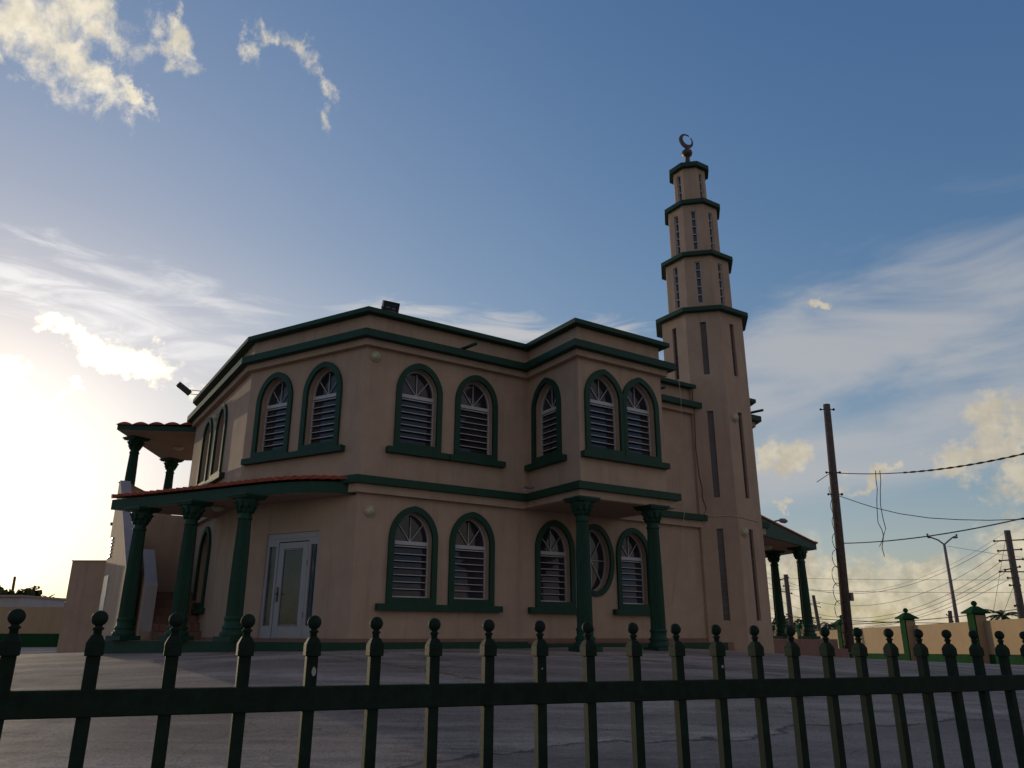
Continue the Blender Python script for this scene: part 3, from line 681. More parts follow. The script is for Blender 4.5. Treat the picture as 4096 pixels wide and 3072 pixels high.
for fr, w, a, b, kind in slots:
    m = MB(); m.add([fr.p(fr.L/2-w/2-.01, -.08, a-.01), fr.p(fr.L/2+w/2+.01, -.08, a-.01), fr.p(fr.L/2+w/2+.01, -.08, b+.01), fr.p(fr.L/2-w/2-.01, -.08, b+.01)], [(0, 1, 2, 3)])
    if kind == 0:
        k = int(round((b-a)/.2)); o = m.build('slot_window', 'glass_block', mroot, recalc=False); g = MB()
        for i in range(1, k): z = a+(b-a)*i/k; fr.box(g, fr.L/2-w/2, fr.L/2+w/2, -.085, -.068, z-.006, z+.006)
        fr.box(g, fr.L/2-w/2, fr.L/2+w/2, -.085, -.06, b-.02, b)
        for s_ in (-1, 1): x = fr.L/2+s_*(w/2-.004); fr.box(g, x-.004, x+.004, -.085, -.07, a, b)
        g.build('glazing_bars', 'steel', o)
    else:
        k = 5 if kind == 1 else 3; o = m.build('slot_window', 'glass_dark', mroot, recalc=False); g = MB()
        for i in range(0, k+1): z = a+(b-a)*i/k; z = min(max(z, a+.01), b-.01); fr.box(g, fr.L/2-w/2, fr.L/2+w/2, -.085, -.03, z-.013, z+.013)
        for s_ in (-1, 1): x = fr.L/2+s_*(w/2-.014); fr.box(g, x-.014, x+.014, -.085, -.03, a, b)
        g.build('window_frame', 'white', o)
m = MB(); m.lathe([(.09, 14.83), (.085, 15.25), (.075, 15.42), (.10, 15.44), (.17, 15.52), (.185, 15.60), (.165, 15.66), (.09, 15.72), (.055, 15.78), (.07, 15.82), (.03, 15.86)], 16)
fin = m.build('finial', 'brass', mroot)
m = MB(); th = R_(-10); ca = R_(90-67)-AL; ax = Vector((math.cos(ca), math.sin(ca), 0)); ay = Vector((-ax.y, ax.x, 0)); cz = 16.07; Ro, Ri, of = .28, .19, .078
va = R_(52); vs = []; K = 40
for k in range(K+1):
    t = va+R_(13)+(2*math.pi-R_(26))*k/K
    po = Vector((Ro*math.cos(t), Ro*math.sin(t)))
    ti = va+R_(10)+(2*math.pi-R_(20))*k/K
    pi_ = Vector((of*math.cos(va)+Ri*math.cos(ti), of*math.sin(va)+Ri*math.sin(ti)))
    for q in (po, pi_):
        for d in (-.02, .02): vs.append(ax*q.x+ay*d+Vector((0, 0, cz+q.y)))
fs = []
for k in range(K):
    a = 4*k; b = a+4; fs += [(a, b, b+2, a+2), (a+1, a+3, b+3, b+1), (a, a+1, b+1, b), (a+2, b+2, b+3, a+3)]
m.add(vs, fs); m.build('crescent', 'brass', fin)

# ------------------------------------------------------------------ fixtures
def wall_lamp(fr, root, x, z, label, r=.115, d=0):
    p = fr.p(x, d, z); wp = root.matrix_world  # not evaluated yet, so place by hand
    base_ = Vector(root.location); c, s_ = math.cos(AL), math.sin(AL)
    def tw_(q): return Vector((base_.x+q.x*c-q.y*s_, base_.y+q.x*s_+q.y*c, base_.z+q.z))
    P0 = tw_(p); n = tw_(p+fr.n)-P0; ang = math.atan2(n.y, n.x)
    e = empty('wall_lamp', P0, ang); tag(e, label, 'wall lamp', 'round bulkhead lamps on the walls')
    def rev(prof, name, mt):
        m = MB(); m.lathe(prof, 24); m.v = [(v[2], v[0], v[1]) for v in m.v]; return m.build(name, mt, e)
    rev([(r, -.0), (r*1.02, .02), (r, .035), (r*.88, .04)], 'base', 'lamp'); rev([(r*.86, .03), (r*.8, .06), (r*.62, .09), (r*.3, .105), (.005, .11)], 'diffuser', 'lamp')
    m = MB()
    for a in (45, 135): m.tube([(.035+.085*math.sin(math.pi*k/8), r*.95*math.cos(math.pi*k/8)*math.cos(R_(a)), r*.95*math.cos(math.pi*k/8)*math.sin(R_(a))) for k in range(9)], .005, 5)
    m.tube([(.04, r*.97*math.cos(2*math.pi*k/24), r*.97*math.sin(2*math.pi*k/24)) for k in range(25)], .006, 5); m.build('guard', 'lamp', e)
wall_lamp(fAB, mosque, .20, 5.83, 'caged round lamp high on the corner under the roof cornice')
wall_lamp(fAB, mosque, .28, 2.41, 'caged round lamp beside the porch, left of the lower arched windows')
wall_lamp(fLW, mosque, 9.5-6.68, 5.70, 'round lamp between the two windows above the tiled porch')
Pm = octo(1.2); fu = None
for k in range(8):
    fr = Fr(Pm[k], Pm[(k+1) % 8])
    if fr.n.y < -.99: fu = fr
wall_lamp(fu, mroot, fu.L/2-.24, 5.90, 'round lamp upper on the minaret, beside the middle slot window', .12)
wall_lamp(fu, mroot, fu.L/2-.27, 2.64, 'round lamp lower on the minaret, beside the bottom slot window', .12)

def floodlight(pos, yaw, tilt, w, h, label):
    e = empty('floodlight', pos, yaw); tag(e, label, 'floodlight', 'floodlights on the roof edge')
    # faces local -y
    c, s_ = math.cos(tilt), math.sin(tilt)
    m = MB(); o = (0, 0, .17); ax, ay, az_ = (1, 0, 0), (0, c, s_), (0, -s_, c)
    m.obox(o, ax, ay, az_, -w/2, w/2, -.02, .07, -h/2, h/2)
    m.obox(o, ax, ay, az_, -w/2+.0, w/2, -.045, -.02, h/2-.025, h/2); m.obox(o, ax, ay, az_, -w/2, w/2, -.045, -.02, -h/2, -h/2+.025)
    m.obox(o, ax, ay, az_, -w/2, -w/2+.025, -.045, -.02, -h/2+.025, h/2-.025); m.obox(o, ax, ay, az_, w/2-.025, w/2, -.045, -.02, -h/2+.025, h/2-.025)
    for k in range(5): m.obox(o, ax, ay, az_, -w/2+.04+k*w*.17, -w/2+.055+k*w*.17, .07, .10, -h/2+.03, h/2-.03)
    m.build('housing', 'black', e)
    m = MB(); m.obox(o, ax, ay, az_, -w/2+.025, w/2-.025, -.03, -.021, -h/2+.025, h/2-.025); m.build('lens', 'glass_dark', e)
    m = MB(); m.obox(o, ax, ay, az_, -w*.3, -w*.1, -.034, -.0305, -.01, 0); m.obox(o, ax, ay, az_, w*.08, w*.28, -.034, -.0305, -.02, -.01); m.obox(o, ax, ay, az_, -w*.38, w*.36, -.034, -.0305, -h*.32, -h*.28); m.build('reflector', 'white', e)
    m = MB(); m.tube([(-w/2-.01, .03, .17), (-w/2-.01, .03, .02), (w/2+.01, .03, .02), (w/2+.01, .03, .17)], .012, 5); m.box(-.05, .05, -.02, .08, -.02, .02); m.build('bracket', 'black', e)
p = loc2w(.42, -.16, 6.84); floodlight(p, AL-R_(4), R_(22), .38, .27, 'black floodlight above the front corner of the roof')
p = at(700+.2411*375, 1200+.2411*1515, 23.2)
fe = empty('floodlight', p, R_(100)); tag(fe, 'floodlight sticking out from the far left end of the roof edge', 'floodlight', 'floodlights on the roof edge')
m = MB(); ayv = Vector((0, 1, -.15)).normalized()
m.obox((0, .42, .06), (1, 0, 0), (0, .80, .60), (0, -.60, .80), -.11, .11, -.22, .22, -.09, .09); m.build('housing', 'black', fe)
m = MB(); m.obox((0, .42, .06), (1, 0, 0), (0, .80, .60), (0, -.60, .80), -.09, .09, -.19, .19, -.10, -.091); m.build('lens', 'glass_dark', fe)
m = MB(); m.tube([(-.05, -.1, .0), (-.05, .24, .02)], .012, 5); m.tube([(.05, -.1, -.09), (.05, .25, -.09)], .012, 5); m.build('bracket', 'black', fe)
# security camera on the belt course near the bay
p = loc2w(4.0, -.45, 3.20); e = empty('security_camera', p, AL+R_(-60)); tag(e, 'small bullet security camera on the green ledge beside the bay', 'camera')
m = MB(); m.tube([(-.1, 0, .03), (.13, 0, .02)], .035, 10); m.build('body', 'steel', e); m = MB(); m.tube([(-.12, 0, -.085), (-.08, 0, .02)], .015, 6); m.build('bracket', 'white', e)
# loose cables on the tower and wall
def cable(name, pts, r, label, cat='cable', group=None, mt='wire', n=5):
    m = MB(); m.tube(pts, r, n); o = m.build(name, mt); tag(o, label, cat, group); return o
w1 = [loc2w(9.35, -.27, 6.9), loc2w(9.33, -.32, 6.3), loc2w(9.3, -.2, 4.2), loc2w(9.2, -.28, 3.1), loc2w(9.18, -.16, 2.6), loc2w(8.7, -.1, .7)]
cable('hanging_cable', w1, .006, 'thin pale cable hanging down the peach wall left of the minaret', mt='lamp')
fd = None
for k in range(8):
    fr = Fr(Pm[k], Pm[(k+1) % 8])
    if fr.n.y < -.6 and fr.n.x < -.6: fd = fr
def tl(fr, x, d, z): q = fr.p(x, d, z); return loc2w(CX+q.x, CY+q.y, q.z)
cable('hanging_cable', [tl(fd, .03, .015, 6.9), tl(fd, .05, .015, 5.9), tl(fd, .02, .02, 5.0), tl(fd, .06, .015, 4.2), tl(fd, .12, .03, 3.85), tl(fd, .10, .015, 3.6), tl(fd, .18, .02, 3.3), tl(fd, .1, .015, 3.12)], .009, 'dark cable running down the edge of the minaret above the belt course')
pts = [tl(fd, .15, .012, 3.10)]+[tl(fd, .15+.14*k, .012+.01*(k % 2), 3.09-.012*(k % 3)) for k in range(1, 6)]+[tl(fu, .02+.2*k, .014, 3.05-.02*k+.012*(k % 2)) for k in range(5)]
cable('conduit', pts, .009, 'thin conduit looping across the minaret at ledge height', mt='lamp')

# ------------------------------------------------------------------ boundary walls
bw = tag(empty('boundary_wall', (20.3, 26, 0), 0), 'cream yard wall with green base and green capped pillars on the right', 'wall')
PY = [22.5, 28.2, 34.5, 40.6, 48.6, 55.5, 62, 68]
def wtop(y): return .62-.020*(y-31)
def gw(y): return -1.12-.0205*(y-31)
XW = 20.3
ys = [16]+PY+[75]
m = MB(); g = MB()
for a, b in zip(ys, ys[1:]):
    for mbx, x0, x1, z0, z1 in ((m, 0, .15, lambda y: gw(y)+.3, wtop), (g, -.03, .17, lambda y: gw(y)-.6, lambda y: gw(y)+.38)):
        vs = [(x, y-26, z) for y in (a, b) for (x, z) in ((x0, z0(y)), (x1, z0(y)), (x1, z1(y)), (x0, z1(y)))]
        mbx.add(vs, [(0, 1, 2, 3), (7, 6, 5, 4), (0, 4, 5, 1), (1, 5, 6, 2), (2, 6, 7, 3), (3, 7, 4, 0)])
m.build('wall_panel', 'yellow', bw); g.build('wall_base', 'wallgreen', bw)
def pillar_mesh(h):
    m = MB(); m.box(-.26, .26, -.26, .26, -.8, h); return m
pr_ = None
for y in PY:
    z = gw(y)
    if pr_ is None:
        pr_ = pillar_mesh(2.05).build('pillar', 'wallgreen', bw)
        q_ = MB(); q_.box(-.2, .265, -.275, -.262, -.5, 1.98); q_.build('pillar_face', 'yellow', pr_)
        c_ = MB(); c_.prism([(-.42, -.42), (.42, -.42), (.42, .42), (-.42, .42)], 2.05, 2.10); c_.add([(-.42, -.42, 2.10), (.42, -.42, 2.10), (.42, .42, 2.10), (-.42, .42, 2.10), (-.09, -.09, 2.36), (.09, -.09, 2.36), (.09, .09, 2.36), (-.09, .09, 2.36)], [(0, 1, 5, 4), (1, 2, 6, 5), (2, 3, 7, 6), (3, 0, 4, 7), (4, 5, 6, 7)])
        c_.build('pillar_cap', 'wallgreen', pr_); s_ = MB(); s_.sphere((0, 0, 2.47), .12); s_.build('pillar_ball', 'wallgreen', pr_); o = pr_
    else: o = copy_tree(pr_)
    o.parent = bw; o.location = (-.12, y-26, z)
bl = tag(empty('boundary_wall', (-20, 38.2, 0), 0), 'low cream wall with green base band closing the yard on the left', 'wall')
m = MB(); m.box(-30, 16, 0, .18, -.4, 1.13); m.build('wall_panel', 'yellow', bl); m = MB(); m.box(-30, 16, -.04, .2, -1.3, -.09); m.build('wall_base', 'wallgreen', bl)
# service block left of the stairs
a = at(425, 2245, 25.2); b = at(290, 2245, 25.2)
sbk = empty('service_block', (a.x, a.y, 0)); tag(sbk, 'plain flat-topped cream block standing left of the stairs', 'outbuilding')
m = MB(); m.box(b.x-a.x, .35, 0, 4, -1, a.z); m.build('wall', 'stucco', sbk); m = MB(); m.box(b.x-a.x-.02, .37, -.02, 4.02, a.z, a.z+.03); m.build('roof', 'soffit', sbk)

# ------------------------------------------------------------------ front fence
FD = Vector((.19, .093, 0)); FS = FD.length; fd_ = FD/FS; FA = math.atan2(fd_.y, fd_.x); P0 = Vector((-1.413, 2.273, 0))
fence = tag(empty('iron_fence', P0, FA), 'dark green metal picket fence with ball finials across the foreground', 'fence')
SL = -.0021/FS
def sloped(mb, x0, x1, y0, y1, z0, z1):
    mb.add([(x, y, z+SL*x) for x in (x0, x1) for (y, z) in ((y0, z0), (y1, z0), (y1, z1), (y0, z1))], [(0, 1, 2, 3), (7, 6, 5, 4), (0, 4, 5, 1), (1, 5, 6, 2), (2, 6, 7, 3), (3, 7, 4, 0)])
m = MB(); sloped(m, -9*FS, 33*FS, -.024, .024, -.193-.037, -.193+.037)
o = m.build('rail', 'fence', fence); bv = o.modifiers.new('bevel', 'BEVEL'); bv.width = .004; bv.segments = 2
m = MB(); sloped(m, -9*FS, 33*FS, -.024, .024, -1.33, -1.256); m.build('rail', 'fence', fence)
pm = MB(); q = .0185
pm.box(-q, q, -q, q, -1.5, -.105)
pm.box(-.0245, .0245, -.0245, .0245, -.105, -.068)
pm.add([(-.0245, -.0245, -.068), (.0245, -.0245, -.068), (.0245, .0245, -.068), (-.0245, .0245, -.068), (-.0135, -.0135, -.046), (.0135, -.0135, -.046), (.0135, .0135, -.046), (-.0135, .0135, -.046)], [(0, 1, 5, 4), (1, 2, 6, 5), (2, 3, 7, 6), (3, 0, 4, 7), (4, 5, 6, 7)])
pk = pm.build('picket', 'fence', fence); bv = pk.modifiers.new('bevel', 'BEVEL'); bv.width = .0025; bv.segments = 2
fm = MB(); fm.lathe([(.012, -.05), (.0115, -.034), (.016, -.031), (.016, -.026), (.011, -.024), (.011, -.018)], 16); fm.sphere((0, 0, 0), .0228, 20, 14)
fb = fm.build('ball_finial', 'fence', pk)
chips = {4: (.007, -.152, .008, .017), 8: (.0, -.148, .003, .004), 12: (.006, -.145, .006, .009)}
for i in range(-8, 33):
    if i == -8: o = pk
    else: o = copy_tree(pk, fence)
    o.location = (i*FS, 0, .040+SL*i*FS); o.rotation_euler = (R_(random.uniform(-.3, .3)), R_(random.uniform(-.35, .35)), R_(random.uniform(-1.5, 1.5)))
    if i in chips:
        cx_, cz_, rx_, rz_ = chips[i]; m = MB(); pts = [(cx_+rx_*math.cos(a*.628)*random.uniform(.6, 1.1), -.0189, cz_+rz_*math.sin(a*.628)*random.uniform(.6, 1.1)) for a in range(10)]
        m.add(pts, [tuple(range(10))]); m.build('paint_chip', 'whitewall', o, recalc=False)

# ------------------------------------------------------------------ poles, lamps and wires
def taper(name, p, q, r0, r1, mt, parent=None, n=12): m = MB(); m.tube([p, p+(q-p)*.5, q], [r0, (r0+r1)/2, r1], n); return m.build(name, mt, parent)
# main wooden pole
Ym = 27.5; top = at(3306, 1618, Ym); bot = at(3400, 2610, Ym)
mp = empty('utility_pole', (bot.x, bot.y, bot.z)); tag(mp, 'tall bare leaning wooden utility pole right of the minaret', 'utility pole', 'utility poles')
v0 = Vector((0, 0, 0)); v1 = top-bot
taper('shaft', v0, v1, .17, .125, 'wood', mp, 14)
for vy in (1638, 1890, 1977):
    m = MB(); q = at(3306+(vy-1618)*.0948, vy, Ym)-bot; m.tube([q+Vector((-.22, 0, 0)), q+Vector((.24, 0, 0))], .02, 6); m.sphere((q.x+.25, q.y, q.z), .05, 8, 6); m.sphere((q.x-.24, q.y, q.z), .045, 8, 6); m.build('insulator', 'black', mp)
m = MB(); pts = []
for k in range(150):
    f_ = k/149; q = v1*(.64-.62*f_); am_ = .05+.19*max(0, min(1, (f_-.25)*3)) if f_ < .8 else .05; pts.append(q+Vector((-.19-am_*(.5+.5*math.sin(f_*58)), -.12+.05*math.cos(f_*58), .12*math.cos(f_*58)*am_*6)))
m.tube(pts, .012, 5); m.build('loose_cable', 'wire', mp)
m = MB(); c0 = v1*.09; m.tube([c0+Vector((-.25-.16*math.cos(t/10*6.28), -.15, .16*math.sin(t/10*6.28))) for t in range(11)], .014, 5); m.build('cable_coil', 'wire', mp)
q = v1*.21; m = MB(); m.box(q.x+.17, q.x+.27, q.y-.1, q.y+.02, q.z-.16, q.z+.12); m.build('junction_box', 'steel', mp)

def wirepts(p, q, sag, n=24): return [p+(q-p)*(k/n)-Vector((0, 0, sag*4*(k/n)*(1-k/n))) for k in range(n+1)]
def wire(p, q, sag, r, label, group='wires strung to the utility poles'): return cable('overhead_wire', wirepts(p, q, sag), r, label, 'wire', group)
pA = at(3336, 1891, Ym); qA = at(4330, 1752, 19.5)
m = MB(); base_pts = wirepts(pA, qA, .35, 90)
m.tube(base_pts, .016, 5)
for ph in (0, 3.14):
    m.tube([p+Vector((0, .022*math.sin(k*.9+ph), .022*math.cos(k*.9+ph))) for k, p in enumerate(base_pts) if k > 30], .012, 5)
tag(m.build('overhead_wire', 'wire'), 'thick twisted service cable running from the wooden pole to the upper right', 'wire', 'wires strung to the utility poles')
cw = [(3345, 1980, 27.5), (3361, 1985, 27.4), (3430, 2009, 26.8), (3499, 2031, 26.3), (3600, 2055, 25.7), (3717, 2072, 25), (3840, 2079, 24.2), (3958, 2081, 23.5), (4096, 2077, 22.7), (4250, 2066, 22), (4400, 2050, 21.3)]
cable('overhead_wire', [at(*q) for q in cw], .013, 'single sagging wire below the twisted cable on the right', 'wire', 'wires strung to the utility poles')
wire(at(3378, 2173, Ym), at(4400, 1995, 17), .22, .018, 'straight dark wire rising to the right from mid-pole')
wire(at(3323, 1891, Ym), at(3268, 1928, Ym-3), .0, .012, 'short guy strand poking out left of the wooden pole')
# dangling cut wires
d1 = [(3502, 1883), (3504, 1920), (3510, 1960), (3506, 2030), (3510, 2090), (3528, 2120), (3536, 2160), (3533, 2180), (3518, 2186-2)]
d1 = [(3502, 1883), (3504, 1920), (3509, 1955), (3507, 2000), (3508, 2035), (3512, 2090), (3528, 2120), (3534, 2145), (3531, 2170), (3528, 2190), (3538, 2227)]
d2 = [(3519, 1882), (3523, 1920), (3521, 1960), (3522, 2020), (3531, 2070), (3543, 2115), (3538, 2130), (3533, 2146), (3529, 2165), (3518, 2186)]
cable('dangling_wire', [at(u, v, 26.0) for u, v in d1], .013, 'longer cut wire dangling under the twisted cable', 'wire', 'dangling cut wires')
cable('dangling_wire', [at(u, v, 25.9) for u, v in d2], .013, 'shorter cut wire dangling under the twisted cable, ending higher', 'wire', 'dangling cut wires')

# double-arm street lamp
Ys = 62; b0 = at(3836, 2530, Ys); t0 = at(3777, 2178, Ys)
sl = empty('street_lamp', b0); tag(sl, 'tall double-armed street lamp beyond the cream wall on the right', 'street lamp')
taper('pole', Vector((0, 0, -1)), t0-b0, .17, .10, 'steel', sl, 10)
for tip, mid_, hd in (((3722, 2149), (3752, 2160), (3708, 2147)), ((3812, 2149), (3800, 2158), (3831, 2149))):
    m = MB(); A0_ = t0-b0; B0_ = at(*mid_, Ys)-b0; C0_ = at(*tip, Ys)-b0; m.tube([A0_, A0_.lerp(B0_, .8), B0_, C0_], .06, 6); am = m.build('lamp_arm', 'steel', sl)
    H0 = at(*hd, Ys)-b0; m = MB(); d_ = (H0-C0_); m.tube([C0_, C0_+d_*.3, C0_+d_*.8, H0], [.07, .11, .09, .04], 8); m.sphere(tuple(C0_+d_*.8+Vector((0, 0, .18))), .09, 8, 6); m.build('lamp_head', 'steel', am)
# single lamp behind the right porch
Yl = 52; h0 = at(3105, 2083, Yl)
sl2 = empty('street_lamp', at(3010, 2540, Yl)); tag(sl2, 'single-arm street lamp peeping over the right porch roof', 'street lamp'); o2 = Vector(sl2.location)
m = MB(); m.tube([Vector((0, 0, -2)), at(3010, 2240, Yl)-o2, at(3020, 2140, Yl)-o2], [.12, .09, .08], 8); m.build('pole', 'steel', sl2)
m = MB(); m.tube([at(3020, 2140, Yl)-o2, at(3060, 2103, Yl)-o2, at(3085, 2089, Yl)-o2, at(3112, 2082, Yl)-o2, at(3124, 2082, Yl)-o2], .055, 6); am = m.build('lamp_arm', 'steel', sl2)
m = MB(); m.tube([at(3116, 2081, Yl)-o2, at(3122, 2082, Yl)-o2, at(3140, 2084, Yl)-o2, at(3150, 2085, Yl)-o2], [.07, .15, .17, .06], 8); m.build('lamp_head', 'steel', am)

# far utility poles
def upole(tu, tv, bu, bv_, Y, r, arms, label, mt='wood'):
    t = at(tu, tv, Y); b = at(bu, bv_, Y); e = empty('utility_pole', b); tag(e, label, 'utility pole', 'utility poles')
    taper('shaft', Vector((0, 0, -2.5))+(b-t)*.0, t-b, r*1.3, r, mt, e, 10)
    for (av, half, rt, tilt) in arms:
        q = (t-b)*((bv_-av)/(bv_-tv)); m = MB(); m.tube([q+Vector((-half, 0, -tilt)), q+Vector((half*rt, 0, tilt))], r*.22, 5)
        for s_ in (-1, 1):
            m.sphere(tuple(q+Vector((s_*half*(rt if s_ > 0 else 1), 0, s_*tilt))), r*.42, 6, 5)
        m.build('crossarm', 'black', e)
    return t, b, e
tR, bR, eR = upole(4028, 2122, 4094, 2520, 50, .19, [(2163, .95, 1.1, .05), (2203, .8, .9, .05), (2243, .8, .9, .05), (2277, .55, .8, .1), (2291, .9, .9, 0), (2316, .45, .5, 0), (2345, .4, .6, 0), (2420, .3, .4, .1)], 'pale utility pole with stacked insulators at the right edge')
upole(3142.7, 2298, 3170, 2540, 70, .19, [(2315, .5, .4, .1), (2345, .3, .6, 0), (2370, .7, .5, -.1), (2460, .3, .3, 0)], 'brown utility pole seen between the right porch columns')
upole(3253, 2381, 3288, 2530, 66, .13, [(2413, .5, .7, 0), (2423, .5, .75, -.12), (2470, .5, .4, 0)], 'short leaning brown utility pole just right of the porch column')
upole(3799, 2443, 3802, 2540, 85, .20, [(2472, .3, 1.0, -.35)], 'short dark pole peeping over the cream wall by the street lamp')
upole(4+56, 2306, 40, 2440, 75, .12, [], 'thin pole rising behind the trees at the far left')
# catenary wires from right pole to the left
G = 'power lines behind the cream wall'
specs = [((3998, 2163), (3020, 2265), 2.9, 'topmost'), ((4006, 2203), (3020, 2300), 3.1, 'second'), ((4008, 2243), (3020, 2345), 3.2, 'third'), ((4015, 2277), (3020, 2402), 2.6, 'fourth'), ((4020, 2291), (3020, 2425), 2.6, 'fifth'), ((4030, 2320), (3020, 2448), 2.2, 'sixth'),
         ((4029, 2123), (3020, 2290), 2.8, 'faint highest')]
fx = {'topmost': 'first line below the pole top', 'second': 'second line below the pole top', 'third': 'third line below the pole top', 'fourth': 'fourth line below the pole top', 'fifth': 'fifth line below the pole top', 'sixth': 'sixth line below the pole top', 'faint highest': 'thinnest line, tied to the very tip of the pole'}
for a, b, sg, nm in specs: wire(at(*a, 50), at(*b, 74), sg, .014 if nm != 'faint highest' else .008, 'sagging line from the right-edge pole, '+fx[nm], G)
for k, (a, b, sg, nm) in enumerate((((4300, 2318), (3020, 2310), .1, 'upper level wire crossing behind the double street lamp'), ((4300, 2366), (3020, 2352), .2, 'lower level wire crossing behind the double street lamp'), ((4300, 2402), (3000, 2500), .6, 'heavy cable just above the cream wall pillars'), ((4300, 2480), (3100, 2462), .4, 'black cable at wall-top height behind the pillars'), ((3790, 2184), (4300, 2250), .15, 'wire leading right from the head of the double street lamp'))):
    Yk = 60 if k != 4 else 62; wire(at(*a, Yk), at(*b, Yk+8), sg, .014 if k < 2 or k == 4 else .03, nm, G)
for a, b, nm in (((4025, 2140), (3970, 2470), 'guy wire slanting down left from the pale pole, with a bead insulator'), ((4062, 2325), (4004, 2480), 'shorter guy wire low on the pale pole')):
    cable('guy_wire', [at(*a, 50), at(*b, 50)], .012, nm, 'wire', 'guy wires of the pale pole')

# ------------------------------------------------------------------ vegetation and far things
def crown(name, parent, c, r, n, leaf, mt='foliage', sq=(1, 1, .8), lumps=14, seed=1):
    rnd = random.Random(seed); m = MB(); L = []
    for _ in range(lumps):
        a = rnd.uniform(0, 6.28); z = rnd.uniform(-.6, 1); q = rnd.uniform(.3, .85); L.append((Vector((math.cos(a)*q*r*sq[0], math.sin(a)*q*r*sq[1], z*r*sq[2]*.7)), r*rnd.uniform(.22, .42)))
    for _ in range(n):
        l, lr = rnd.choice(L); d = Vector((rnd.gauss(0, 1), rnd.gauss(0, 1), rnd.gauss(0, 1))).normalized(); p = Vector(c)+l+d*lr*rnd.uniform(.6, 1.08)
        u = Vector((rnd.gauss(0, 1), rnd.gauss(0, 1), rnd.gauss(0, 1))).normalized(); w_ = u.cross(d).normalized(); s_ = leaf*rnd.uniform(.6, 1.4)
        m.add([p-u*s_, p+w_*s_*.5, p+u*s_, p-w_*s_*.5], [(0, 1, 2, 3)])
    return m.build(name, mt, parent, recalc=False)
def tree(u, v, Y, r, label, n=1200, leaf=.16, sq=(1, 1, .8), seed=1, lumps=16, group='trees behind the yard walls'):
    p = at(u, v, Y); e = empty('tree', (p.x, p.y, -2)); tag(e, label, 'tree', group); h = p.z+2
    m = MB(); m.tube([(0, 0, -.5), (.05*r, 0, h*.5), (0, .05, h)], [r*.09, r*.07, r*.03], 8)
    for k in range(5): a = k*1.3+seed; m.tube([(0, 0, h*.6), (math.cos(a)*r*.3, math.sin(a)*r*.3, h*.85), (math.cos(a)*r*.6, math.sin(a)*r*.5, h+r*.1)], [r*.05, r*.03, r*.012], 6)
    m.build('trunk', 'bark', e); crown('crown', e, (0, 0, h), r, n, leaf, 'foliage', sq, lumps, seed)
def palm(u, v, Y, r, label, seed=1, nf=16, droop=.9, hb=-2):
    p = at(u, v, Y); e = empty('palm_tree', (p.x, p.y, hb)); tag(e, label, 'palm tree', 'palm trees beyond the walls'); h = p.z-hb; rnd = random.Random(seed)
    m = MB(); m.tube([(0, 0, -.5), (.1, 0, h*.5), (0, 0, h)], [.2, .16, .13], 8); m.build('trunk', 'bark', e)
    m = MB()
    for k in range(nf):
        a = 6.283*k/nf+rnd.uniform(-.2, .2); rise = rnd.uniform(-.1, .9); pts = []
        for i in range(9): t = i/8; pts.append(Vector((math.cos(a)*r*t, math.sin(a)*r*t, h+r*(rise*t-droop*t*t))))
        m.tube(pts, [.04]*4+[.03]*5, 4)
        for i in range(1, 8):
            d = (pts[i+1]-pts[i-1]).normalized(); sd = d.cross(Vector((0, 0, 1))).normalized()
            for s_ in (-1, 1):
                for j in range(3):
                    b = pts[i]+(pts[min(8, i+1)]-pts[i])*(j/3); ll = r*.26*math.sin(math.pi*(i+j/3)/9+.25); tip = b+sd*s_*ll*.9+d*ll*.45-Vector((0, 0, ll*rnd.uniform(.15, .6)))
                    m.add([b, b+d*.1, tip], [(0, 1, 2)])
    m.build('fronds', 'palm', e, recalc=False)
palm(3318, 2502, 75, 1.75, 'small palm silhouetted above the cream wall, left of the wooden pole', 3)
palm(4012, 2464, 55, 1.25, 'wind-blown palm top behind the nearest wall pillar', 5, 11, .5)
tree(3093, 2508, 80, 1.4, 'rounded olive tree showing between the minaret and the porch column', 900, .16, seed=2)
tree(3190, 2522, 78, 1.5, 'bushy low tree between the two right porch columns', 900, .16, (1.3, 1, .7), seed=3)
tree(3240, 2532, 76, 1.2, 'low ragged tree hidden mostly by the second porch column', 600, .14, (1.4, 1, .6), seed=6)
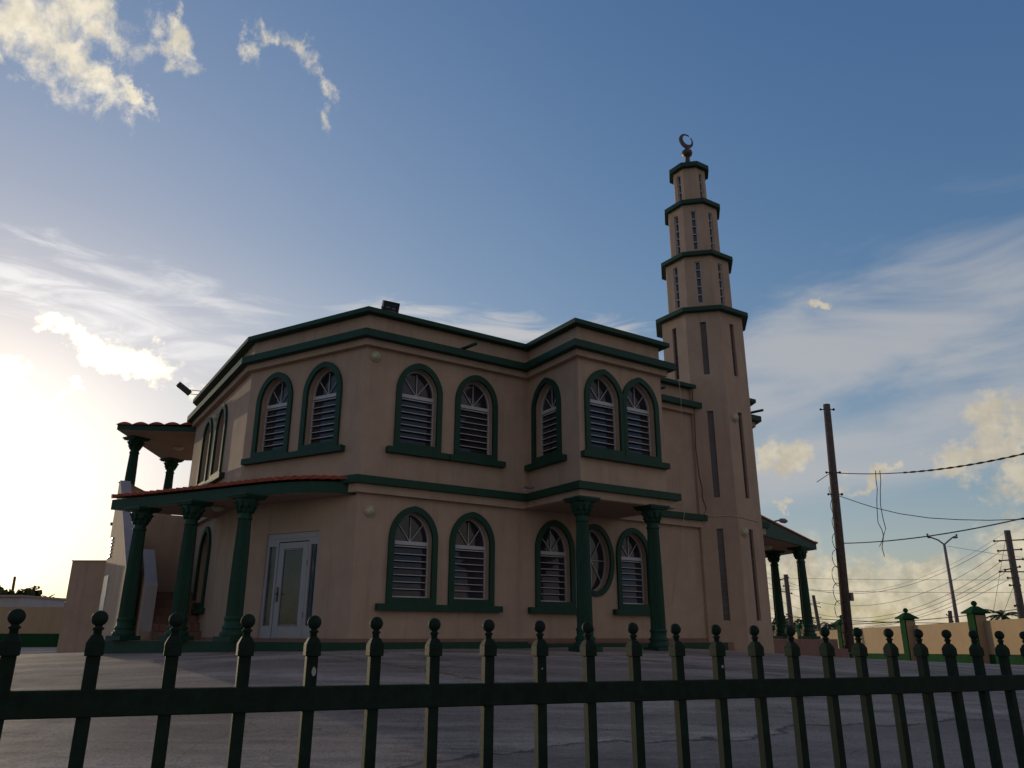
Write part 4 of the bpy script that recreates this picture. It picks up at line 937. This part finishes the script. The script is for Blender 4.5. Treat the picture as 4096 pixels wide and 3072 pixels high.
tree(3370, 2530, 80, .9, 'small dark bush showing over the cream wall beside the wooden pole', 500, .12, (1.6, 1, .45), seed=8)
tree(20, 2452, 62, 2.5, 'broad domed tree behind the low wall at the far left', 5200, .30, (1.05, 1, .62), seed=11, lumps=60, group='trees behind the yard walls')
tree(110, 2470, 60, 1.5, 'lower shoulder of foliage beside the domed tree', 1800, .24, (1.1, 1, .6), seed=12)
tree(205, 2452, 58, 1.35, 'low hedge-like tree under the spiky palms on the left', 1800, .2, (1.5, 1, .5), seed=13)
palm(158, 2412, 57, .85, 'spiky fan palm behind the low wall, nearer the domed tree', 21, 20, .15, -1)
palm(228, 2420, 57, .75, 'spiky fan palm close beside the service block', 22, 18, .15, -1)
# pale house at far left, dark eave
p = at(-60, 2440, 50); hs_ = empty('house', (p.x, p.y, -2)); tag(hs_, 'pale flat-walled house at the left edge behind the low wall', 'house')
m = MB(); q = at(85, 2388, 50); m.box(-3, q.x-p.x, 0, 5, 0, q.z+2); m.build('wall', 'whitewall', hs_)
m = MB(); m.box(-3.2, q.x-p.x+.1, -.2, 5.2, q.z+2, q.z+2.12); m.build('roof', 'soffit', hs_)
# distant white-walled house behind porch
p = at(3080, 2545, 70); hs2 = empty('house', (p.x, p.y, -2.2)); tag(hs2, 'low pale house far behind the right porch columns', 'house')
m = MB(); m.box(-2, 7.5, 0, 5, 0, 2.5); m.build('wall', 'whitewall', hs2); m = MB(); m.prism([(-2.3, -.3), (7.8, -.3), (7.8, 5.3), (-2.3, 5.3)], 2.5, 2.62); m.build('roof', 'soffit', hs2)
p = at(3212, 2520, 60); wt = empty('satellite_dish', p); tag(wt, 'round white satellite dish beside the porch column', 'satellite dish')
m = MB(); m.lathe([(.02, .12), (.15, .10), (.27, .03), (.33, -.06), (.34, -.06), (.28, .05), (.15, .13), (.02, .15)], 18); m.v = [(v[0], -v[2]*-1, v[1]) for v in m.v]; m.build('dish', 'whitewall', wt); m = MB(); m.tube([(0, .15, 0), (0, .2, -1.2), (0, .2, -2.4)], .04, 6); m.build('mast', 'steel', wt)
